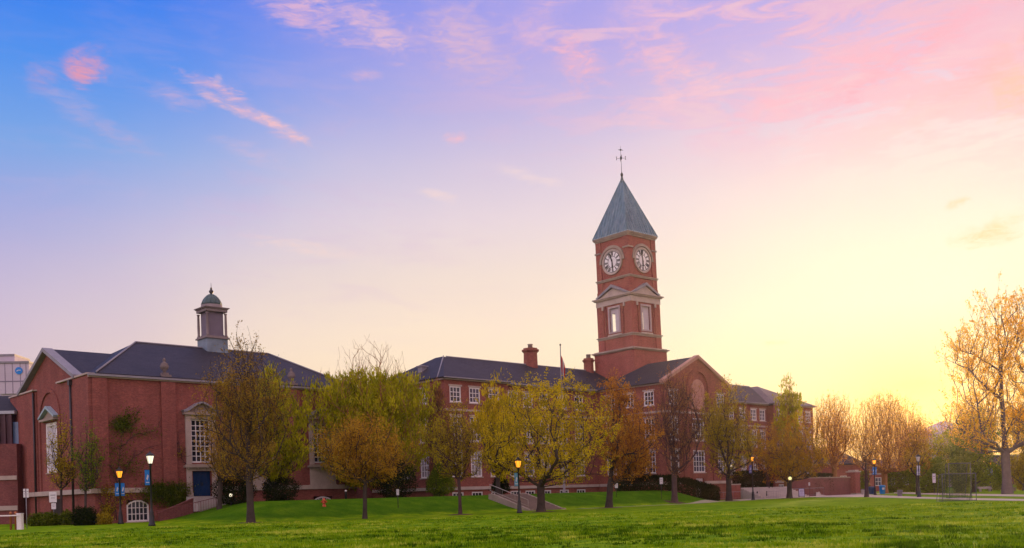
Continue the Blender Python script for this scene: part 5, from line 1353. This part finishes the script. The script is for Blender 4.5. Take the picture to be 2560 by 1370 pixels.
o = tw(147.2, 76.8); pl = thing('brick_pillar', 'square brick gate pillar with a stone cap at the end of the retaining wall', 'pillar', (o.x, o.y, 0), (0,0,ANG))
MB().box(-0.75,0.75,-0.6,0.9,-0.3,3.6).build('shaft', BRICK2, pl); MB().box(-0.88,0.88,-0.73,1.03,3.602,3.8).box(-0.6,0.6,-0.45,0.75,3.8,4.0).build('cap', STONE, pl); MB().box(-0.85,0.85,-0.7,1.0,-0.3,0.25).build('plinth', STONE2, pl)

# ---------------------------------------------------------------- buildings in the distance and at the edges
def block(name, label, base, rot, L, D, Hh, wallm, roofm, roof='hip', ridge=3.0, wins=None, group=None, bands=()):
    b = thing(name, label, 'building', base, (0,0,rot), group)
    M = wallspace((0,0,0), (1,0,0), (0,-1,0)); ops = []
    if wins:
        n, z0, z1, w = wins
        for i in range(n):
            c = L*(i+0.5)/n; ops.append((c-w/2, c+w/2, z0, z1))
    mb = MB(M); wall(mb, 0, L, -2, Hh, ops); mb.M = Matrix.Identity(4); mb.box(0, 0.35, 0.36, D, -2, Hh); mb.box(L-0.35, L, 0.36, D, -2, Hh); mb.box(0.35, L-0.35, D-0.35, D, -2, Hh)
    mb.build('wall', wallm, b)
    for o in ops: window(b, M, o[0]+0.01, o[1]-0.01, o[2]+0.01, o[3]-0.01, 2, 2, sill=False, fw=0.12, mw=0.08)
    for z0, z1 in bands: MB(M).box(-0.06, L+0.06, 0.002, 0.1, z0, z1).build('stone_band', STONE, b)
    if roof == 'hip':
        r = MB(); hip_roof(r, 0, L, 0, D, Hh+0.02, ((D/2, D/2), (L-D/2, D/2)), Hh+ridge, 0.5); r.build('roof', roofm, b)
    elif roof == 'gable':
        r = MB(); r.add([(-.4,-.4,Hh),(L+.4,-.4,Hh),(L+.4,D+.4,Hh),(-.4,D+.4,Hh),(-.4,D/2,Hh+ridge),(L+.4,D/2,Hh+ridge)], [(0,1,5,4),(2,3,4,5),(0,4,3),(1,2,5),(0,3,2,1)]); r.build('roof', roofm, b)
    else:
        r = MB(); r.box(-0.2, L+0.2, -0.2, D+0.2, Hh+0.002, Hh+0.35); r.build('roof', roofm, b)
    return b
PINKGREY = mottled('pale_grey_cladding', (0.42,0.35,0.36), 0.12, 0.3)
p = pt(2024, 1215, 185); block('brick_house', 'low brick house with a dark roof behind the retaining wall', (p.x, p.y, hz(p.x,p.y)), R(6), 11.0, 9, 5.6, BRICK2, SLATE, 'hip', 3.6, (4, 1.2, 3.4, 1.4))
p = pt(2145, 1205, 205); block('brick_house', 'long low brick house behind the round-headed bare tree', (p.x, p.y, hz(p.x,p.y)), R(0), 14.5, 9, 4.3, BRICK2, SLATE2, 'gable', 2.6, (5, 1.2, 3.0, 1.4), None, ((3.6,3.9),))
p = pt(2316, 1200, 250); block('pale_building', 'pale grey building with a sloping roof beyond the green trees', (p.x, p.y, hz(p.x,p.y)), R(-4), 13.5, 12, 13.8, PINKGREY, mottled('pale_roof', (0.36,0.3,0.34), 0.1, 0.3), 'hip', 3.6, (4, 8, 10, 1.6))
p = pt(2500, 1200, 260); block('brick_house', 'dark brick house at the far right behind the old tree', (p.x, p.y, hz(p.x,p.y)), R(-3), 16, 10, 5, BRICK3, SLATE, 'gable', 3.2, (5, 1.4, 3.4, 1.5))
p = tw(57.5, 103.5)
block('brick_link', 'low dark brick link building set back between the hall and the school', (p.x, p.y, 1.2), ANG, 16.0, 8, 7.4, BRICK3, SLATE, 'flat')
# brick annexe at the left edge
p = pt(43, 1300, 94)
an = thing('brick_annexe', 'low brick annexe with pale stone bands and a ribbed dark upper storey', 'building', (p.x, p.y, 0), (0,0,R(3)))
MB().box(-26, -0.05, 0.4, 9, -0.5, 7.9).build('wall', BRICK3, an)
for z0, z1 in ((4.35,4.75),(1.35,1.8)): MB().box(-26.1, -0.06, 0.25, 0.42, z0, z1).build('stone_band', STONE, an)
r = MB(); r.box(-26, -1.3, 2.2, 9.2, 7.902, 11.0)
for i in range(42): r.box(-26+i*0.6, -25.8+i*0.6, 2.02, 2.2, 7.95, 10.95)
r.build('ribbed_upper_storey', mottled('ribbed_plum_metal', (0.075,0.035,0.045), 0.15, 0.8, 0.6), an)
MB().box(-1.25, -0.4, 2.4, 9, 7.903, 10.2).build('stair_window', mottled('blue_grey_glass', (0.1,0.17,0.3), 0.2, 0.8, 0.15, 0.5), an)
MB().box(-26.2, -0.9, 2.0, 9.4, 11.002, 11.3).build('roof_edge', mottled('pale_metal_edge', (0.4,0.42,0.48), 0.1, 1.0, 0.5), an)
r = MB(); r.add([(-26,2.4,11.3),(-0.6,2.4,11.3),(-0.6,9,11.3),(-26,9,11.3),(-26,5.5,13.2),(-0.6,5.5,13.2)], [(0,1,5,4),(2,3,4,5),(0,4,3),(1,2,5),(0,3,2,1)]); r.build('roof', SLATE, an)
# white tower block with a round blue emblem
p = pt(80, 1200, 150); kk = 150/F
tb = thing('tower_block', 'pale grey tower block with a round blue emblem, behind the hall gable at the left', 'building', (p.x, p.y, 0), (0,0,R(4)))
zz = lambda y: pt(50, y, 150).z
PALE = mottled('pale_panels', (0.47,0.42,0.5), 0.1, 0.25)
w0 = -75*kk
MB().box(w0, 0, 0, 6, zz(984), zz(908)).box(w0+0.3, -0.3, 0.3, 5.7, 0, zz(984)-0.01).build('wall', PALE, tb)
MB().box(-115*kk, -44*kk, 1.5, 7, 0, zz(886)).build('stair_tower', PALE, tb)
j = MB()
for x in (-58*kk, -40*kk, -21*kk, -7*kk): j.box(x-0.05, x+0.05, -0.03, -0.002, zz(984), zz(908))
j.box(w0, 0, -0.034, -0.004, zz(953)-0.1, zz(953)+0.08); j.build('panel_joints', mottled('panel_joint_grey', (0.2,0.18,0.24), 0.1), tb)
MB().box(w0-0.1, 0.1, -0.15, 6.1, zz(908)+0.002, zz(908)+0.3).box(-116*kk, -43.5*kk, 1.4, 7.1, zz(886)+0.003, zz(886)+0.3).build('parapet', LEADGREY, tb)
MB().lathe([(0.5,zz(886)+0.3),(0.5,zz(881)),(0.3,zz(880))], 10, (-66*kk, 4, 0)).build('roof_vent', DARKIRON, tb)
cz = zz(927); cx = -24*kk; K = 24
em = MB().prism([(cx+0.56*math.cos(6.2832*i/K), cz+0.56*math.sin(6.2832*i/K)) for i in range(K)], -0.12, -0.03).build('emblem', mottled('emblem_blue', (0.01,0.2,0.62), 0.1, 1.0, 0.5), tb)
MB().prism([(cx-0.32,cz-0.02),(cx-0.05,cz+0.14),(cx+0.32,cz+0.1),(cx+0.32,cz+0.02),(cx-0.02,cz+0.04),(cx-0.32,cz-0.14)], -0.15, -0.122).build('emblem_mark', SIGNW, em)

# ================================================================== SKY
def build_world():
    w = bpy.data.worlds.new('World'); scene.world = w; w.use_nodes = True
    nt = w.node_tree; nt.nodes.clear()
    out = nt.nodes.new('ShaderNodeOutputWorld'); bg = nt.nodes.new('ShaderNodeBackground'); nt.links.new(bg.outputs[0], out.inputs[0])
    tc = nt.nodes.new('ShaderNodeTexCoord'); sp = nt.nodes.new('ShaderNodeSeparateXYZ'); nt.links.new(tc.outputs['Generated'], sp.inputs[0])
    def M(op, a, b=None, c=None, clamp=False):
        n = nt.nodes.new('ShaderNodeMath'); n.operation = op; n.use_clamp = clamp
        for s, v in zip(n.inputs, (a, b, c)):
            if v is None: continue
            if hasattr(v, 'is_output'): nt.links.new(v, s)
            else: s.default_value = v
        return n.outputs[0]
    def SM(v, a, b):
        n = nt.nodes.new('ShaderNodeMapRange'); n.interpolation_type = 'SMOOTHSTEP'
        nt.links.new(v, n.inputs[0]); n.inputs[1].default_value = a; n.inputs[2].default_value = b; return n.outputs[0]
    x, y, z = sp.outputs
    az = M('ARCTAN2', x, y); el = M('ARCSINE', z)
    azd = M('MULTIPLY', az, 57.2958); eld = M('MULTIPLY', el, 57.2958)
    ef = M('DIVIDE', eld, 90.0, clamp=True)
    def RP(stops):                       # stops: (elevation in degrees, sRGB 0-255)
        lin = lambda c: tuple(((v/255)/12.92 if v/255 <= 0.04045 else ((v/255+0.055)/1.055)**2.4) for v in c)
        return ramp(nt, ef, [(e/90, lin(c)) for e, c in stops])
    BR = 1.0
    A = RP(SKY_L); B = RP(SKY_M); C = RP(SKY_R); D = RP(SKY_BACK)
    # soft waviness so that the colour bands do not run dead straight
    cmb = nt.nodes.new('ShaderNodeCombineXYZ'); nt.links.new(azd, cmb.inputs[0]); nt.links.new(eld, cmb.inputs[1])
    wv = noise(nt, 0.06, 3, 0.5, cmb.outputs[0]); aw = M('ADD', azd, M('MULTIPLY', M('SUBTRACT', wv, 0.5), 14.0))
    col = mixc(nt, SM(M('SUBTRACT', aw, M('MULTIPLY', M('SUBTRACT', eld, 16.0), 0.45)), -30, -2), A, B); col = mixc(nt, SM(aw, -2, 25), col, C)
    behind = SM(M('ABSOLUTE', azd), 45, 110); col = mixc(nt, behind, col, mixc(nt, 1.0, D, (1.75,1.68,1.62), 'MULTIPLY'))
    over = SM(eld, 38, 65); col = mixc(nt, over, col, (1.05,0.9,0.98))
    def gauss(a0, e0, sa, se, rot=0.0):
        da = M('SUBTRACT', azd, a0); de = M('SUBTRACT', eld, e0)
        if rot:
            c, s = math.cos(R(rot)), math.sin(R(rot))
            da, de = M('ADD', M('MULTIPLY', da, c), M('MULTIPLY', de, s)), M('SUBTRACT', M('MULTIPLY', de, c), M('MULTIPLY', da, s))
        q = M('ADD', M('POWER', M('ABSOLUTE', M('DIVIDE', da, sa)), 2.0), M('POWER', M('ABSOLUTE', M('DIVIDE', de, se)), 2.0))
        return M('EXPONENT', M('MULTIPLY', q, -1.0))
    # glow round the low sun
    for (sa, se, c, k) in SUN_GLOW:
        col = mixc(nt, M('MULTIPLY', gauss(SUN_AZ, SUN_EL-0.4, sa, se), k), col, c)
    # ---- clouds: streaky noise in azimuth/elevation, turned along the wind
    def fibre(rot, sx, sy, det=7, rough=0.62, seed=0.0, dist=0.6):
        mp = nt.nodes.new('ShaderNodeMapping'); mp.inputs['Rotation'].default_value = (0,0,R(rot)); mp.inputs['Scale'].default_value = (sx, sy, 1); mp.inputs['Location'].default_value = (seed, seed*0.7, seed*0.3)
        nt.links.new(cmb.outputs[0], mp.inputs[0]); return noise(nt, 1.0, det, rough, mp.outputs[0], dist=dist)
    # high cirrus: broad banks, torn by finer fibres that fan out to the upper right
    def fan(rot_l, rot_r, sx, sy, seed, det=7, rough=0.62, dist=0.7):
        return fibre(rot_l, sx, sy, det, rough, seed, dist), fibre(rot_r, sx, sy, det, rough, seed+4.0, dist)
    b1, b2 = fan(32, -16, 0.075, 0.24, 3.1); f1, f2 = fan(36, -20, 0.16, 0.85, 9.4, 8, 0.66, 0.9)
    side = SM(azd, 2, 14)
    def lerp(p, q, f): return M('ADD', M('MULTIPLY', p, M('SUBTRACT', 1.0, f)), M('MULTIPLY', q, f))
    bank = lerp(b1, b2, side); fine = lerp(f1, f2, side)
    dens = M('ADD', bank, M('MULTIPLY', M('SUBTRACT', fine, 0.5), 1.15))
    lim = M('ADD', eld, M('MULTIPLY', azd, 0.16))                  # cloud fills the upper right
    cover = M('MULTIPLY', SM(azd, -7, 9), SM(lim, 18.5, 25.5))
    cld = M('MULTIPLY', SM(M('ADD', dens, M('MULTIPLY', SM(azd, 5, 26), 0.06)), 0.42, 0.61), cover)
    warm = mixc(nt, SM(M('SUBTRACT', azd, M('MULTIPLY', eld, 0.35)), 4, 17), (0.86,0.46,0.64), (0.98,0.5,0.53))
    warm = mixc(nt, SM(fine, 0.45, 0.72), warm, (1.0,0.6,0.58))
    col = mixc(nt, M('MULTIPLY', cld, 0.6), col, warm)
    veil = M('MULTIPLY', SM(bank, 0.35, 0.65), M('MULTIPLY', SM(lim, 15, 24), SM(azd, -14, 10)))
    col = mixc(nt, M('MULTIPLY', veil, 0.12), col, (0.96,0.6,0.66))
    # thin wisps over the left half
    fib = SM(M('ADD', M('MULTIPLY', b1, 0.5), M('MULTIPLY', f1, 0.5)), 0.48, 0.66)
    col = mixc(nt, M('MULTIPLY', M('MULTIPLY', fib, gauss(-12, 18, 15, 8)), 0.3), col, (0.66,0.45,0.68))
    tex = fibre(-18, 0.45, 0.9, 6, 0.65, 1.7, 0.9); tx2 = fibre(26, 0.4, 1.7, 6, 0.65, 6.3, 0.8)
    wisp = fibre(20, 0.7, 2.6, 7, 0.68, 12.1, 1.2)
    def puff(px, py, wpx, hpx, rot, c, k, t=None, lo=0.3, hi=0.62):
        t = t or (tx2 if wpx > 1.8*hpx and rot < 0 else tex)
        d = pt(px, py, 1.0) - Vector((0,0,CAMH)); a0 = math.degrees(math.atan2(d.x, d.y)); e0 = math.degrees(math.asin(d.z/d.length))
        nonlocal col
        g = gauss(a0, e0, wpx*1.4/42.0, hpx*1.35/42.0, rot)
        body = SM(M('ADD', g, M('MULTIPLY', M('SUBTRACT', t, 0.5), 2.0)), 0.25, 1.25)
        body = M('MULTIPLY', body, M('ADD', 0.36, M('MULTIPLY', SM(wisp, 0.38, 0.6), 0.5)))
        col = mixc(nt, M('MULTIPLY', M('MULTIPLY', body, SM(g, 0.04, 0.4)), k), col, c)
    for a in PUFFS: puff(*a)
    sky = nt.nodes.new('ShaderNodeTexSky'); sky.sky_type = 'NISHITA'; sky.sun_disc = False; sky.sun_elevation = R(SUN_EL); sky.sun_rotation = R(SUN_AZ)
    ns = nt.nodes.new('ShaderNodeMix'); ns.data_type = 'RGBA'; ns.blend_type = 'ADD'; ns.inputs[0].default_value = 0.003
    nt.links.new(col, ns.inputs[6]); nt.links.new(sky.outputs[0], ns.inputs[7])
    nt.links.new(ns.outputs[2], bg.inputs[0]); bg.inputs[1].default_value = 1.0
SUN_AZ, SUN_EL = 23.2, 4.2
SKY_L = [(0,(222,188,186)),(4,(216,188,194)),(7,(212,188,202)),(10,(202,184,210)),(13,(186,178,217)),(16,(158,170,224)),(19,(122,166,230)),(23,(80,146,237)),(27,(48,124,238)),(36,(60,110,215)),(60,(150,150,215)),(90,(190,180,222))]
SKY_M = [(0,(250,212,160)),(4,(252,222,174)),(8,(253,229,200)),(10,(250,228,206)),(13,(240,221,211)),(16,(230,213,221)),(19,(212,199,223)),(22,(184,178,226)),(25,(172,164,230)),(28,(156,156,234)),(36,(125,140,228)),(60,(180,170,222)),(90,(190,180,222))]
SKY_R = [(0,(255,184,72)),(3,(255,216,118)),(6,(255,240,178)),(10,(255,244,210)),(14,(254,238,216)),(17,(252,229,218)),(20,(246,216,220)),(23,(228,198,226)),(27,(190,174,234)),(36,(170,160,232)),(60,(200,180,222)),(90,(190,180,222))]
SKY_BACK = [(0,(222,196,205)),(8,(250,215,222)),(20,(240,215,238)),(40,(215,205,240)),(60,(205,192,232)),(90,(190,180,222))]
SUN_GLOW = [(9,4.6,(1.0,0.78,0.34),0.32),(5.2,3.0,(1.0,0.58,0.11),0.75),(2.0,1.6,(1.7,0.95,0.2),0.85)]
PK = (1.0,0.52,0.5); PL = (0.98,0.60,0.66); OR = (1.0,0.62,0.34); GD = (1.0,0.74,0.3)
PUFFS = [(222,170,40,30,20,(0.82,0.33,0.42),1.0),(208,188,30,24,0,(0.78,0.32,0.43),0.8),(100,192,36,26,0,(0.46,0.33,0.62),0.75),(520,208,60,11,-16,(0.84,0.46,0.56),0.9),(545,200,12,10,60,(0.9,0.55,0.58),0.7),(545,250,80,13,-24,(0.86,0.5,0.56),0.85),(640,285,90,15,-30,(0.8,0.48,0.62),0.7),(715,325,75,11,-26,(0.95,0.55,0.55),0.95),(430,235,50,22,-14,(0.66,0.44,0.64),0.6),(250,310,120,22,-22,(0.55,0.42,0.66),0.5),
         (1135,346,24,12,0,(0.95,0.52,0.58),0.9),(915,188,40,13,0,(0.8,0.48,0.62),0.75),(740,20,120,40,-20,(0.84,0.48,0.62),0.85),(900,45,140,45,-22,(0.82,0.5,0.64),0.8),(960,85,60,25,-25,(0.86,0.55,0.62),0.5),(1140,90,90,70,-30,(0.8,0.5,0.62),0.7),(1200,140,90,40,-20,(0.8,0.5,0.6),0.5),(1440,150,60,50,-50,(0.95,0.48,0.56),0.85),(1340,60,60,60,-50,(0.85,0.5,0.64),0.6),(1670,155,50,60,60,(0.98,0.54,0.58),0.85),(1600,30,120,40,20,(0.85,0.52,0.68),0.6),(1720,230,150,40,14,(0.96,0.6,0.64),0.6),
         (1100,490,36,12,-14,(0.96,0.72,0.66),0.7),(780,622,110,16,-8,(0.9,0.68,0.64),0.7),(1320,440,80,14,-16,(0.96,0.74,0.68),0.5),(640,385,80,20,-14,(0.68,0.5,0.68),0.5),(2470,585,62,24,8,(1.0,0.62,0.28),0.95),(2395,507,26,10,18,(1.0,0.62,0.3),0.9),(1930,857,30,6,0,(1.0,0.68,0.34),0.7),(2520,560,40,20,20,(1.0,0.72,0.4),0.5),
         (2540,215,60,60,40,(1.0,0.58,0.38),0.85),(2300,120,260,36,20,(0.98,0.46,0.54),0.9),(2050,190,220,36,22,(0.98,0.5,0.58),0.8),(2450,180,120,40,25,(1.0,0.5,0.5),0.75),(2300,300,160,30,10,(1.0,0.66,0.6),0.5),(2440,60,40,110,-20,(0.95,0.5,0.62),0.5)]
build_world()

HAZE_D = 0.00012
# ================================================================== SUN, CAMERA, VIEW
sd = bpy.data.lights.new('sun', 'SUN'); sd.energy = 4.5; sd.angle = R(1.2); sd.color = (1.0,0.62,0.3)
so = bpy.data.objects.new('sun', sd); COL.objects.link(so)
d = Vector((math.sin(R(SUN_AZ))*math.cos(R(SUN_EL)), math.cos(R(SUN_AZ))*math.cos(R(SUN_EL)), math.sin(R(SUN_EL))))
so.rotation_euler = d.to_track_quat('Z', 'Y').to_euler()

# warm evening air: one closed box of even haze round the place
m, nt, out = nodes('evening_haze')
v = nt.nodes.new('ShaderNodeVolumePrincipled'); v.inputs['Color'].default_value = (0.95,0.88,0.84,1); v.inputs['Density'].default_value = HAZE_D; v.inputs['Anisotropy'].default_value = 0.78
nt.links.new(v.outputs[0], out.inputs['Volume'])
hb = MB().box(-650, 650, -320, 640, -1.6, 58.0).build('haze', m); tag(hb, kind='stuff')

cd = bpy.data.cameras.new('camera'); cam = bpy.data.objects.new('camera', cd); COL.objects.link(cam)
cd.sensor_fit = 'HORIZONTAL'; cd.sensor_width = 36.0; cd.lens = F/2560*36; cd.shift_y = (HY-685)/2560
cd.clip_start = 0.1; cd.clip_end = 6000
rt = Vector((CR,0,-SR)); upv = Vector((SR,0,CR)); bk = Vector((0,-1,0))
cam.matrix_world = Matrix(((rt.x,upv.x,bk.x,0),(rt.y,upv.y,bk.y,0),(rt.z,upv.z,bk.z,CAMH),(0,0,0,1)))
scene.camera = cam
vs_ = scene.view_settings; scene.display_settings.display_device = 'sRGB'
vs_.view_transform = 'Standard'; vs_.look = 'None'; vs_.exposure = 0.0; vs_.gamma = 1.0
try: vs_.use_curve_mapping = False
except Exception: pass
